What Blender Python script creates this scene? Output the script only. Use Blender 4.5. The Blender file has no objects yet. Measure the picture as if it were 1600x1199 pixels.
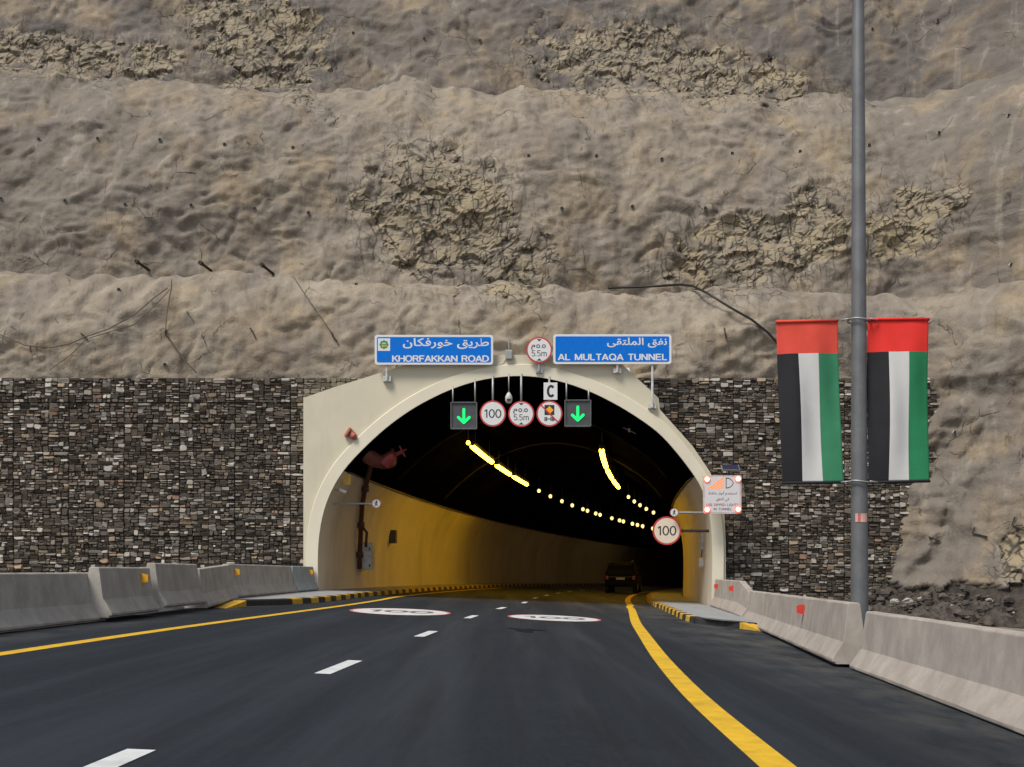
import bpy, math, random
import numpy as np
from mathutils import Vector
from mathutils.bvhtree import BVHTree

S = bpy.context.scene
COL = S.collection
random.seed(7)
RNG = np.random.RandomState(11)

# ------------------------------------------------------------------ camera, sky, sun
F = 2000.0          # focal length in photo pixels (photo is 1600 wide)
CH = 1.15           # eye height
YH = 891.0          # horizon row of the level camera
BANK = 0.04         # cross fall of the road, left side high
cam_d = bpy.data.cameras.new('camera')
cam_d.sensor_width = 36.0
cam_d.lens = 36.0 * F / 1600.0
cam_d.shift_y = (YH - 599.5) / 1600.0
cam_d.clip_start = 0.1
cam_d.clip_end = 1000.0
cam = bpy.data.objects.new('camera', cam_d)
COL.objects.link(cam)
cam.location = (0, 0, CH)
cam.rotation_euler = (math.radians(90), 0, 0)
S.camera = cam

SUN_DIR = Vector((-0.36, -0.45, 0.82)).normalized()
W = bpy.data.worlds.new('World')
S.world = W
W.use_nodes = True
wn = W.node_tree
bg = wn.nodes['Background']
sky = wn.nodes.new('ShaderNodeTexSky')
sky.sky_type = 'NISHITA'
sky.sun_disc = False
sky.sun_elevation = math.asin(SUN_DIR.z)
sky.sun_rotation = math.atan2(SUN_DIR.x, SUN_DIR.y)
hs = wn.nodes.new('ShaderNodeHueSaturation')
hs.inputs['Saturation'].default_value = 0.42
wn.links.new(sky.outputs[0], hs.inputs['Color'])
wn.links.new(hs.outputs[0], bg.inputs[0])
bg.inputs[1].default_value = 0.056
sun_d = bpy.data.lights.new('sun', 'SUN')
sun_d.energy = 1.5
sun_d.angle = math.radians(20)
sun_d.color = (1.0, 0.93, 0.82)
sun = bpy.data.objects.new('sun', sun_d)
COL.objects.link(sun)
sun.rotation_euler = SUN_DIR.to_track_quat('Z', 'Y').to_euler()
S.view_settings.view_transform = 'Standard'
S.view_settings.look = 'None'
S.view_settings.exposure = 1.2
S.view_settings.gamma = 1.0
try:
    S.cycles.max_bounces = 8
    S.cycles.use_denoising = True
except Exception:
    pass

# ------------------------------------------------------------------ projection helpers
def P(px, py, Y):
    return Vector(((px - 800.0) / F * Y, Y, CH - (py - YH) / F * Y))

def gz(x):
    return -BANK * x

def G(px, py, up=0.0):
    yh = YH + BANK * (px - 800.0)
    Y = F * (CH - up) / (py - yh)
    x = (px - 800.0) / F * Y
    return Vector((x, Y, gz(x) + up))

# tunnel axis: starts at the portal, bends right
Y0 = 45.5
T0, RAD = 0.06, 400.0
_us = np.linspace(0, 260, 1041)
_th = T0 + _us / RAD
_xs = np.concatenate([[0], np.cumsum(np.sin((_th[1:] + _th[:-1]) / 2) * 0.25)])
_ys = Y0 + np.concatenate([[0], np.cumsum(np.cos((_th[1:] + _th[:-1]) / 2) * 0.25)])
def axis(u, off=0.0, z=0.0):
    """point at distance u into the tunnel, off metres right of the axis, z above the road plane"""
    x = np.interp(u, _us, _xs); y = np.interp(u, _us, _ys); t = T0 + u / RAD
    if u < 0:
        x = math.sin(T0) * u; y = Y0 + math.cos(T0) * u; t = T0
    t2 = t * min(1.0, max(0.0, u / 6.0))      # sections turn out of the portal plane gradually
    px, py = x + off * math.cos(t2), y - off * math.sin(t2)
    return Vector((px, py, gz(x) + z))    # z counts from the road plane under the axis

# ------------------------------------------------------------------ numpy noise
_perm = RNG.permutation(4096)
_ga = RNG.rand(4096) * 2 * np.pi
def _h(ix, iy):
    return _perm[(_perm[ix & 4095] + iy) & 4095]
def perlin(x, y):
    ix = np.floor(x).astype(np.int64); iy = np.floor(y).astype(np.int64)
    fx = x - ix; fy = y - iy
    u = fx * fx * fx * (fx * (fx * 6 - 15) + 10); v = fy * fy * fy * (fy * (fy * 6 - 15) + 10)
    def g(i, j, dx, dy):
        a = _ga[_h(i, j)]
        return np.cos(a) * dx + np.sin(a) * dy
    a = g(ix, iy, fx, fy); b = g(ix + 1, iy, fx - 1, fy)
    c = g(ix, iy + 1, fx, fy - 1); d = g(ix + 1, iy + 1, fx - 1, fy - 1)
    return ((a * (1 - u) + b * u) * (1 - v) + (c * (1 - u) + d * u) * v) * 1.5
def fbm(x, y, n=4):
    r = 0; a = 1.0
    for k in range(n):
        r = r + a * perlin(x * 2 ** k + 17.3 * k, y * 2 ** k - 9.1 * k); a *= 0.5
    return r
_rv = RNG.rand(4096, 5)
def cells(x, y):
    """worley cells with a random tilted facet per cell"""
    ix = np.floor(x).astype(np.int64); iy = np.floor(y).astype(np.int64)
    best = np.full(x.shape, 1e9); out = np.zeros(x.shape)
    for dx in (-1, 0, 1):
        for dy in (-1, 0, 1):
            h = _h(ix + dx, iy + dy)
            cx = ix + dx + _rv[h, 0]; cy = iy + dy + _rv[h, 1]
            d = (x - cx) ** 2 + (y - cy) ** 2
            f = _rv[h, 2] + (x - cx) * (_rv[h, 3] - .5) * 1.6 + (y - cy) * (_rv[h, 4] - .75) * 1.6
            m = d < best
            best = np.where(m, d, best); out = np.where(m, f, out)
    return out - .5

# ------------------------------------------------------------------ materials
MATS = {}
def nodes(name):
    m = bpy.data.materials.new(name); m.use_nodes = True
    nt = m.node_tree; b = nt.nodes['Principled BSDF']
    MATS[name] = m
    return m, nt, b
def mixc(nt, fac, a, b, blend='MIX'):
    n = nt.nodes.new('ShaderNodeMix'); n.data_type = 'RGBA'; n.blend_type = blend
    for s, v in ((0, fac), (6, a), (7, b)):
        if hasattr(v, 'is_output') or hasattr(v, 'links'):
            nt.links.new(v, n.inputs[s])
        elif s == 0:
            n.inputs[0].default_value = v
        else:
            n.inputs[s].default_value = (*v, 1) if len(v) == 3 else v
    return n.outputs[2]
def noise(nt, scale, detail=4, rough=.55, coord=None, sc=None, distort=0):
    tc = nt.nodes.new('ShaderNodeTexCoord')
    src = tc.outputs['Object']
    if coord is not None: src = coord
    if sc:
        mp = nt.nodes.new('ShaderNodeMapping'); mp.inputs['Scale'].default_value = sc
        nt.links.new(src, mp.inputs[0]); src = mp.outputs[0]
    n = nt.nodes.new('ShaderNodeTexNoise')
    n.inputs['Scale'].default_value = scale; n.inputs['Detail'].default_value = detail
    n.inputs['Roughness'].default_value = rough; n.inputs['Distortion'].default_value = distort
    nt.links.new(src, n.inputs['Vector'])
    return n.outputs['Fac']
def ramp(nt, fac, a, b, lo=0.0, hi=1.0):
    r = nt.nodes.new('ShaderNodeMapRange')
    r.inputs[1].default_value = a; r.inputs[2].default_value = b
    r.inputs[3].default_value = lo; r.inputs[4].default_value = hi
    nt.links.new(fac, r.inputs[0])
    return r.outputs[0]
def math_(nt, op, a, b):
    n = nt.nodes.new('ShaderNodeMath'); n.operation = op
    for i, v in enumerate((a, b)):
        if hasattr(v, 'links'): nt.links.new(v, n.inputs[i])
        else: n.inputs[i].default_value = v
    return n.outputs[0]
def bump(nt, b, h, strength=.3, dist=.02):
    n = nt.nodes.new('ShaderNodeBump'); n.inputs['Strength'].default_value = strength
    n.inputs['Distance'].default_value = dist
    nt.links.new(h, n.inputs['Height']); nt.links.new(n.outputs[0], b.inputs['Normal'])

def plain(name, col, rough=.6, metal=0.0, var=.25, scale=6.0, emis=None, es=0.0, bmp=0.0, dirt=None):
    """colour with a soft mottling so that no surface is one flat value"""
    m, nt, b = nodes(name)
    f = noise(nt, scale, 5, .6)
    dark = tuple(c * (1 - var) for c in col); light = tuple(min(1, c * (1 + var)) for c in col)
    c = mixc(nt, ramp(nt, f, .3, .7), dark, light)
    if dirt:
        f2 = noise(nt, scale * .35, 6, .7, sc=(1, 1, .25))
        c = mixc(nt, ramp(nt, f2, .5, .75, 0, dirt[1]), c, dirt[0])
    nt.links.new(c, b.inputs['Base Color'])
    b.inputs['Roughness'].default_value = rough; b.inputs['Metallic'].default_value = metal
    if bmp:
        bump(nt, b, noise(nt, scale * 8, 4, .6), .4, bmp)
    if emis:
        b.inputs['Emission Color'].default_value = (*emis, 1); b.inputs['Emission Strength'].default_value = es
    return m

# shotcrete and rock of the cut slope
def mat_slope():
    m, nt, b = nodes('shotcrete')
    at = nt.nodes.new('ShaderNodeAttribute'); at.attribute_name = 'mask'
    sep = nt.nodes.new('ShaderNodeSeparateColor'); nt.links.new(at.outputs['Color'], sep.inputs[0])
    rock, tone, low = sep.outputs[0], sep.outputs[1], sep.outputs[2]
    big = noise(nt, .22, 4, .55); mid = noise(nt, 1.1, 5, .6, sc=(1, 1, .6)); fine = noise(nt, 9, 5, .65)
    streak = noise(nt, 1.6, 5, .6, sc=(1, 1, .12))
    c = mixc(nt, tone, (.105, .096, .092), (.325, .280, .218))
    c = mixc(nt, ramp(nt, big, .45, .62, 0, .7), c, (.185, .16, .14))
    c = mixc(nt, ramp(nt, noise(nt, .5, 5, .6), .48, .64, 0, .6), c, (.33, .25, .15))
    c = mixc(nt, ramp(nt, mid, .45, .7, 0, .6), c, (.14, .12, .105))
    c = mixc(nt, ramp(nt, streak, .53, .68, 0, .65), c, (.115, .092, .075))
    c = mixc(nt, ramp(nt, streak, .44, .30, 0, .5), c, (.40, .355, .295))
    c = mixc(nt, ramp(nt, fine, .3, .75, 0, .35), c, (.16, .14, .12))
    # hairline cracks
    tc = nt.nodes.new('ShaderNodeTexCoord')
    dn = nt.nodes.new('ShaderNodeTexNoise'); dn.inputs['Scale'].default_value = 1.3; dn.inputs['Detail'].default_value = 4
    nt.links.new(tc.outputs['Object'], dn.inputs['Vector'])
    add = nt.nodes.new('ShaderNodeMix'); add.data_type = 'RGBA'; add.blend_type = 'ADD'; add.inputs[0].default_value = .55
    nt.links.new(tc.outputs['Object'], add.inputs[6]); nt.links.new(dn.outputs['Color'], add.inputs[7])
    vo = nt.nodes.new('ShaderNodeTexVoronoi'); vo.feature = 'DISTANCE_TO_EDGE'; vo.inputs['Scale'].default_value = .75
    nt.links.new(add.outputs[2], vo.inputs['Vector'])
    cr = ramp(nt, vo.outputs['Distance'], .004, .016, 1, 0)
    cmask = ramp(nt, noise(nt, .55, 4, .6), .55, .63)
    cr = math_(nt, 'MULTIPLY', cr, cmask)
    c = mixc(nt, math_(nt, 'MULTIPLY', cr, .8), c, (.05, .04, .035))
    # short upright cracks and mesh marks
    vs_ = nt.nodes.new('ShaderNodeTexVoronoi'); vs_.feature = 'DISTANCE_TO_EDGE'; vs_.inputs['Scale'].default_value = 1.0
    mp3 = nt.nodes.new('ShaderNodeMapping'); mp3.inputs['Scale'].default_value = (.95, .5, .33); mp3.inputs['Location'].default_value = (3.1, 0, 1.7)
    nt.links.new(add.outputs[2], mp3.inputs[0]); nt.links.new(mp3.outputs[0], vs_.inputs['Vector'])
    up = math_(nt, 'MULTIPLY', ramp(nt, vs_.outputs['Distance'], .006, .022, 1, 0), ramp(nt, noise(nt, .9, 4, .65), .56, .64))
    c = mixc(nt, math_(nt, 'MULTIPLY', up, .75), c, (.055, .045, .038))
    # bare rock
    vr = nt.nodes.new('ShaderNodeTexVoronoi'); vr.inputs['Scale'].default_value = 2.6
    nt.links.new(add.outputs[2], vr.inputs['Vector'])
    rc = mixc(nt, ramp(nt, vr.outputs['Color'], .1, .9), (.305, .252, .168), (.215, .187, .150))
    rn = noise(nt, 3.5, 6, .7)
    rc = mixc(nt, ramp(nt, noise(nt, .16, 2, .5), .48, .62, 0, .45), rc, (.35, .28, .155))
    rc = mixc(nt, ramp(nt, rn, .52, .75, 0, .6), rc, (.15, .13, .11))
    rc = mixc(nt, ramp(nt, rn, .42, .3, 0, .7), rc, (.38, .335, .26))
    ve = nt.nodes.new('ShaderNodeTexVoronoi'); ve.feature = 'DISTANCE_TO_EDGE'; ve.inputs['Scale'].default_value = 2.2
    mp = nt.nodes.new('ShaderNodeMapping'); mp.inputs['Scale'].default_value = (.8, .6, 1.25); mp.inputs['Rotation'].default_value = (0, .35, 0)
    nt.links.new(add.outputs[2], mp.inputs[0]); nt.links.new(mp.outputs[0], ve.inputs['Vector'])
    rcr = ramp(nt, ve.outputs['Distance'], .015, .075, 1, 0)  # slit shadows between rock facets, put into the colour as dark lines
    rc = mixc(nt, math_(nt, 'MULTIPLY', rcr, ramp(nt, noise(nt, 1.7, 4, .6), .42, .50)), rc, (.035, .03, .026))
    vv = nt.nodes.new('ShaderNodeTexVoronoi'); vv.feature = 'DISTANCE_TO_EDGE'; vv.inputs['Scale'].default_value = 1.0
    mp2 = nt.nodes.new('ShaderNodeMapping'); mp2.inputs['Scale'].default_value = (2.1, .6, .45)
    nt.links.new(add.outputs[2], mp2.inputs[0]); nt.links.new(mp2.outputs[0], vv.inputs['Vector'])
    vcr = math_(nt, 'MULTIPLY', ramp(nt, vv.outputs['Distance'], .02, .06, 1, 0), ramp(nt, noise(nt, 1.9, 3, .6), .43, .50))
    rc = mixc(nt, math_(nt, 'MULTIPLY', vcr, .85), rc, (.04, .034, .03))
    web = math_(nt, 'MAXIMUM', vcr, math_(nt, 'MULTIPLY', rcr, ramp(nt, noise(nt, 2.2, 4, .6), .46, .54)))
    c = mixc(nt, math_(nt, 'MULTIPLY', web, math_(nt, 'MULTIPLY', at.outputs['Alpha'], .7)), c, (.05, .042, .036))
    c = mixc(nt, ramp(nt, rock, .15, .95, 0, .9), c, rc)
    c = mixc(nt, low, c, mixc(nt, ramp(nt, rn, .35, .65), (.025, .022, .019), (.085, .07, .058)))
    nt.links.new(c, b.inputs['Base Color'])
    b.inputs['Roughness'].default_value = .95
    hgt = math_(nt, 'ADD', math_(nt, 'MULTIPLY', fine, .5), math_(nt, 'SUBTRACT', noise(nt, 2.6, 7, .68), math_(nt, 'MULTIPLY', cr, .5)))
    bump(nt, b, hgt, .65, .10)
    return m
M_SLOPE = mat_slope()

def mat_asphalt():
    m, nt, b = nodes('asphalt')
    f = noise(nt, 24, 8, .8); g = noise(nt, .9, 6, .65, sc=(1, .035, 1)); k = noise(nt, .7, 6, .65); w = noise(nt, 3.2, 4, .6, sc=(1, .05, 1))
    c = mixc(nt, ramp(nt, f, .32, .68), (.0040, .0066, .0110), (.0220, .0300, .0415))
    c = mixc(nt, ramp(nt, g, .45, .66, 0, .75), c, (.031, .040, .053))
    c = mixc(nt, ramp(nt, w, .5, .72, 0, .5), c, (.008, .010, .014))
    c = mixc(nt, ramp(nt, k, .55, .72, 0, .5), c, (.024, .029, .035))
    tc = nt.nodes.new('ShaderNodeTexCoord'); sx = nt.nodes.new('ShaderNodeSeparateXYZ'); nt.links.new(tc.outputs['Object'], sx.inputs[0])
    edge = math_(nt, 'MAXIMUM', ramp(nt, sx.outputs[0], 2.6, 4.4), ramp(nt, sx.outputs[0], -5.9, -7.0))
    c = mixc(nt, math_(nt, 'MULTIPLY', edge, ramp(nt, noise(nt, 1.3, 6, .7, sc=(1, .4, 1)),   .40, .62, 0, .8)), c, (.085, .084, .080))
    nt.links.new(c, b.inputs['Base Color'])
    nt.links.new(ramp(nt, g, .3, .7, .85, .6), b.inputs['Roughness'])
    b.inputs['Specular IOR Level'].default_value = .2
    bump(nt, b, noise(nt, 80, 5, .75), .7, .012)
    return m
M_ASPHALT = mat_asphalt()

def mat_vc(name, rough=.9):
    """per-stone colours carried on the mesh, mottled"""
    m, nt, b = nodes(name)
    at = nt.nodes.new('ShaderNodeAttribute'); at.attribute_name = 'tint'
    f = noise(nt, 14, 5, .65)
    c = mixc(nt, ramp(nt, f, .35, .75, 0, .35), at.outputs['Color'], (.05, .042, .035))
    nt.links.new(c, b.inputs['Base Color']); b.inputs['Roughness'].default_value = rough
    bump(nt, b, noise(nt, 30, 4, .6), .4, .02)
    return m
M_STONE = mat_vc('dry_stone')
M_DARKFILL = plain('stone_gap', (.055, .045, .037), .95)

def mat_concrete(name, col, stain=(.18, .16, .14), amt=.45):
    m, nt, b = nodes(name)
    f = noise(nt, 2.2, 6, .65); s = noise(nt, 1.4, 5, .65, sc=(1, 1, .3)); fine = noise(nt, 40, 4, .7)
    c = mixc(nt, ramp(nt, f, .35, .68), tuple(x * .78 for x in col), tuple(x * 1.12 for x in col))
    c = mixc(nt, ramp(nt, s, .5, .78, 0, amt), c, stain)
    c = mixc(nt, ramp(nt, fine, .45, .8, 0, .3), c, stain)
    nt.links.new(c, b.inputs['Base Color']); b.inputs['Roughness'].default_value = .85
    bump(nt, b, fine, .25, .008)
    return m
M_CONC_L = mat_concrete('barrier_concrete_grey', (.41, .385, .35))
M_CONC_R = mat_concrete('barrier_concrete_pink', (.39, .348, .312), (.22, .185, .16))
M_CONC_B = mat_concrete('barrier_concrete_blue', (.34, .40, .43))
M_PAVE = mat_concrete('walkway_concrete', (.30, .31, .32), (.2, .2, .2))
M_CREAM = plain('portal_cream', (.57, .525, .41), .75, var=.05, scale=.8, dirt=((.34, .30, .225), .6))
M_RING = plain('ring_cream', (.67, .625, .50), .7, var=.04, scale=.8, dirt=((.5, .44, .34), .35))
M_RIB = plain('rib_black', (.010, .010, .011), .9)  # near-black colour of the lining ribs
M_WALL = plain('tunnel_wall_paint', (.66, .60, .50), .55, var=.07, scale=.7, dirt=((.27, .24, .19), .55))
M_CEIL = plain('tunnel_black', (.0022, .0021, .0025), 1.0, var=.5, scale=.8)  # near-black colour of the tunnel ceiling
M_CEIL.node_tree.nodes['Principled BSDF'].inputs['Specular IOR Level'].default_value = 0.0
M_STAIN = plain('oil_stain', (.0045, .0075, .012), .9, var=.3)
M_STAIN.node_tree.nodes['Principled BSDF'].inputs['Specular IOR Level'].default_value = .15
M_YLINE = plain('yellow_line', (.66, .40, .012), .65, var=.14, scale=5, dirt=((.24, .15, .03), .6))
M_WLINE = plain('white_line', (.58, .61, .62), .7, var=.12, scale=7, dirt=((.22, .23, .235), .6))
M_PINKLINE = plain('faded_red_line', (.58, .16, .14), .7, var=.15)
M_BLACKLINE = plain('black_line', (.11, .11, .115), .8)
M_KBLACK = plain('kerb_black', (.018, .018, .02), .7, var=.3, dirt=((.08, .075, .07), .4))
M_KYELLOW = plain('kerb_yellow', (.60, .36, .03), .7, var=.15, dirt=((.25, .17, .05), .5))
M_STEEL = plain('galvanised', (.34, .35, .36), .5, .6, var=.15, scale=9)
M_POLE = plain('pole_grey', (.15, .154, .162), .55, .45, var=.22, scale=2.5, dirt=((.28, .28, .28), .5))
M_WHITE = plain('sign_white', (.66, .67, .68), .45, var=.03)
M_BLUE = plain('sign_blue', (.001, .15, .62), .5, var=.08)
M_BLUE.node_tree.nodes['Principled BSDF'].inputs['Specular IOR Level'].default_value = 0.15
M_RED = plain('sign_red', (.50, .035, .04), .5, var=.1)
M_BLACK = plain('black_paint', (.018, .018, .02), .5)
M_GREEN = plain('emblem_green', (.01, .24, .09), .5)
M_ORANGE = plain('plate_orange', (.85, .38, .01), .5, var=.06)
M_AMBER = plain('reflector_amber', (.75, .38, .02), .35, var=.1)
M_REDREF = plain('reflector_red', (.62, .05, .03), .35, var=.15)
M_HOUSING = plain('signal_housing', (.055, .06, .066), .5)
M_PIPE = plain('rusty_red_pipe', (.095, .034, .027), .8, var=.3, scale=4)
M_VALVE = plain('valve_red', (.32, .05, .045), .45, var=.15)
M_BEIGE = plain('box_beige', (.55, .43, .30), .6)
M_BOXGREY = plain('box_grey', (.50, .50, .49), .5, dirt=((.3, .3, .28), .4))
M_DARKBOX = plain('box_dark', (.045, .04, .032), .6)
M_YPLATE = plain('plate_yellow', (.66, .44, .10), .6)
M_IRON = plain('rusty_iron', (.035, .026, .02), .8, var=.4)
M_CABLE = plain('black_cable', (.006, .006, .006), .5)
M_BROWNWIRE = plain('brown_wire', (.10, .082, .065), .8)
M_LAMP = plain('lamp_glow', (.9, .8, .4), .5, emis=(1.0, .54, .026), es=9.2)
M_LAMPFAR = plain('lamp_glow_far', (.9, .8, .4), .5, emis=(1.0, .74, .26), es=.75)
M_ARROW = plain('green_arrow_glow', (.0, .10, .04), .5, emis=(.0, 1.0, .20), es=.46)
M_FLASH = plain('flash_lamp_glow', (.9, .6, .5), .4, emis=(1.0, .62, .50), es=1.1)
M_BEAM = plain('orange_beam_glow', (.5, .14, .03), .4, emis=(1.0, .24, .04), es=.42)
M_FLASHRING = plain('flash_ring_glow', (.5, .1, .06), .4, emis=(1.0, .20, .10), es=.42)
M_LITWHITE = plain('lit_panel_white', (.58, .56, .59), .5, var=.03, emis=(1, .9, .92), es=.02)
M_REDCLOTH = plain('flag_red', (.74, .026, .018), .8, var=.1, scale=3)
M_REDCLOTH2 = plain('flag_red_faded', (.66, .065, .04), .8, var=.1, scale=3)
M_BLACKCLOTH = plain('flag_black', (.010, .010, .014), .85, var=.25, scale=3)
M_WHITECLOTH = plain('flag_white', (.57, .57, .565), .85, var=.05, scale=3)
M_GREENCLOTH = plain('flag_green', (.012, .19, .075), .85, var=.12, scale=3)
M_GREENCLOTH2 = plain('flag_green_faded', (.03, .20, .10), .85, var=.12, scale=3)
M_CARPAINT = plain('car_black', (.0018, .0018, .002), .5, var=.1)
M_GLASS = plain('dark_glass', (.004, .004, .005), .45, var=.1)
for m_ in (M_CARPAINT, M_GLASS): m_.node_tree.nodes['Principled BSDF'].inputs['Specular IOR Level'].default_value = .08
M_RUBBER = plain('rubber', (.012, .012, .012), .85)
M_CHROME = plain('chrome', (.5, .5, .5), .25, .9)
M_TAIL = plain('tail_lens', (.16, .012, .01), .3)
M_SOLAR = plain('solar_cells', (.03, .028, .06), .25, var=.2, scale=20)
M_GROUND = plain('dusty_ground', (.20, .175, .145), .95, var=.3, scale=1.5, bmp=.02)
M_RUBBLE = mat_vc('rubble_stone')

# ------------------------------------------------------------------ mesh builder
ORG = {}
class MB:
    def __init__(s): s.v = []; s.f = []; s.m = []
    def add(s, vs, fs, mi=0):
        o = len(s.v); s.v.extend([tuple(v) for v in vs])
        for f in fs: s.f.append(tuple(i + o for i in f)); s.m.append(mi)
        return s
    def box(s, a, b, mi=0):
        x0, y0, z0 = a; x1, y1, z1 = b
        return s.add([(x0, y0, z0), (x1, y0, z0), (x1, y1, z0), (x0, y1, z0), (x0, y0, z1), (x1, y0, z1), (x1, y1, z1), (x0, y1, z1)],
                     [(3, 2, 1, 0), (4, 5, 6, 7), (0, 1, 5, 4), (1, 2, 6, 5), (2, 3, 7, 6), (3, 0, 4, 7)], mi)
    def obox(s, c, ax, ay, az, mi=0):
        """box with centre c and half-axis vectors"""
        c = Vector(c); vs = []
        for k in (-1, 1):
            for i, j in ((-1, -1), (1, -1), (1, 1), (-1, 1)):
                vs.append(c + ax * i + ay * j + az * k)
        return s.add(vs, [(3, 2, 1, 0), (4, 5, 6, 7), (0, 1, 5, 4), (1, 2, 6, 5), (2, 3, 7, 6), (3, 0, 4, 7)], mi)
    def tube(s, pts, r, n=8, mi=0, cap=True):
        pts = [Vector(p) for p in pts]; rs = r if isinstance(r, (list, tuple)) else [r] * len(pts)
        vs = []; up = None
        for i, p in enumerate(pts):
            d = (pts[min(i + 1, len(pts) - 1)] - pts[max(i - 1, 0)]).normalized()
            if up is None: up = d.orthogonal().normalized()
            up = (up - d * up.dot(d)).normalized(); sd = d.cross(up)
            for k in range(n):
                a = 2 * math.pi * k / n
                vs.append(p + (up * math.cos(a) + sd * math.sin(a)) * rs[i])
        fs = [(i * n + k, i * n + (k + 1) % n, (i + 1) * n + (k + 1) % n, (i + 1) * n + k) for i in range(len(pts) - 1) for k in range(n)]
        if cap:
            fs.append(tuple(range(n))[::-1]); fs.append(tuple((len(pts) - 1) * n + k for k in range(n)))
        return s.add(vs, fs, mi)
    def prism(s, pts, y0, y1, mi=0, side=None):
        """outline in (x,z) extruded from y0 (front) to y1"""
        n = len(pts)
        vs = [(x, y0, z) for x, z in pts] + [(x, y1, z) for x, z in pts]
        s.add(vs, [tuple(range(n)), tuple(range(2 * n - 1, n - 1, -1))], mi)
        return s.add(vs, [(i, n + i, n + (i + 1) % n, (i + 1) % n) for i in range(n)], mi if side is None else side)
    def ribbon(s, a, b, mi=0):
        vs = list(a) + list(b); n = len(a)
        return s.add(vs, [(i, i + 1, n + i + 1, n + i) for i in range(n - 1)], mi)
    def build(s, name, mats, parent=None, smooth=False, bevel=0.0, org=None, tint=None):
        me = bpy.data.meshes.new(name)
        o0 = Vector(ORG.get(parent.name, (0, 0, 0))) if parent is not None else Vector(org if org is not None else (0, 0, 0))
        me.from_pydata([(v[0] - o0.x, v[1] - o0.y, v[2] - o0.z) for v in s.v], [], s.f)
        for m in (mats if isinstance(mats, (list, tuple)) else [mats]): me.materials.append(m)
        me.polygons.foreach_set('material_index', s.m)
        if smooth: me.polygons.foreach_set('use_smooth', [True] * len(s.f))
        if tint is not None:
            at = me.color_attributes.new('tint', 'FLOAT_COLOR', 'POINT')
            at.data.foreach_set('color', np.asarray(tint, dtype=np.float32).ravel())
        me.validate(); me.update()
        o = bpy.data.objects.new(name, me); COL.objects.link(o)
        if parent is not None:
            o.parent = parent
        else:
            o.location = o0
        ORG[o.name] = tuple(o0)
        if bevel:
            md = o.modifiers.new('bevel', 'BEVEL'); md.width = bevel; md.segments = 2; md.limit_method = 'ANGLE'; md.angle_limit = math.radians(40)
        return o

def thing(name, loc, label, cat, group=None):
    o = bpy.data.objects.new(name, None); o.empty_display_size = .2
    COL.objects.link(o); o.location = loc; ORG[o.name] = tuple(loc)
    return tag(o, label, cat, group)
def tag(o, label, cat, group=None):
    o['label'] = label; o['category'] = cat
    if group: o['group'] = group
    return o
def struct(o):
    o['kind'] = 'structure'; return o

def circle(cx, cz, r, n=40, ry=None):
    return [(cx + r * math.cos(2 * math.pi * k / n), cz + (ry or r) * math.sin(2 * math.pi * k / n)) for k in range(n)]
def rrect(x0, z0, x1, z1, r, n=5):
    out = []
    for cx, cz, a in ((x1 - r, z1 - r, 0), (x0 + r, z1 - r, 90), (x0 + r, z0 + r, 180), (x1 - r, z0 + r, 270)):
        for k in range(n + 1):
            t = math.radians(a + 90 * k / n); out.append((cx + r * math.cos(t), cz + r * math.sin(t)))
    return out

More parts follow.
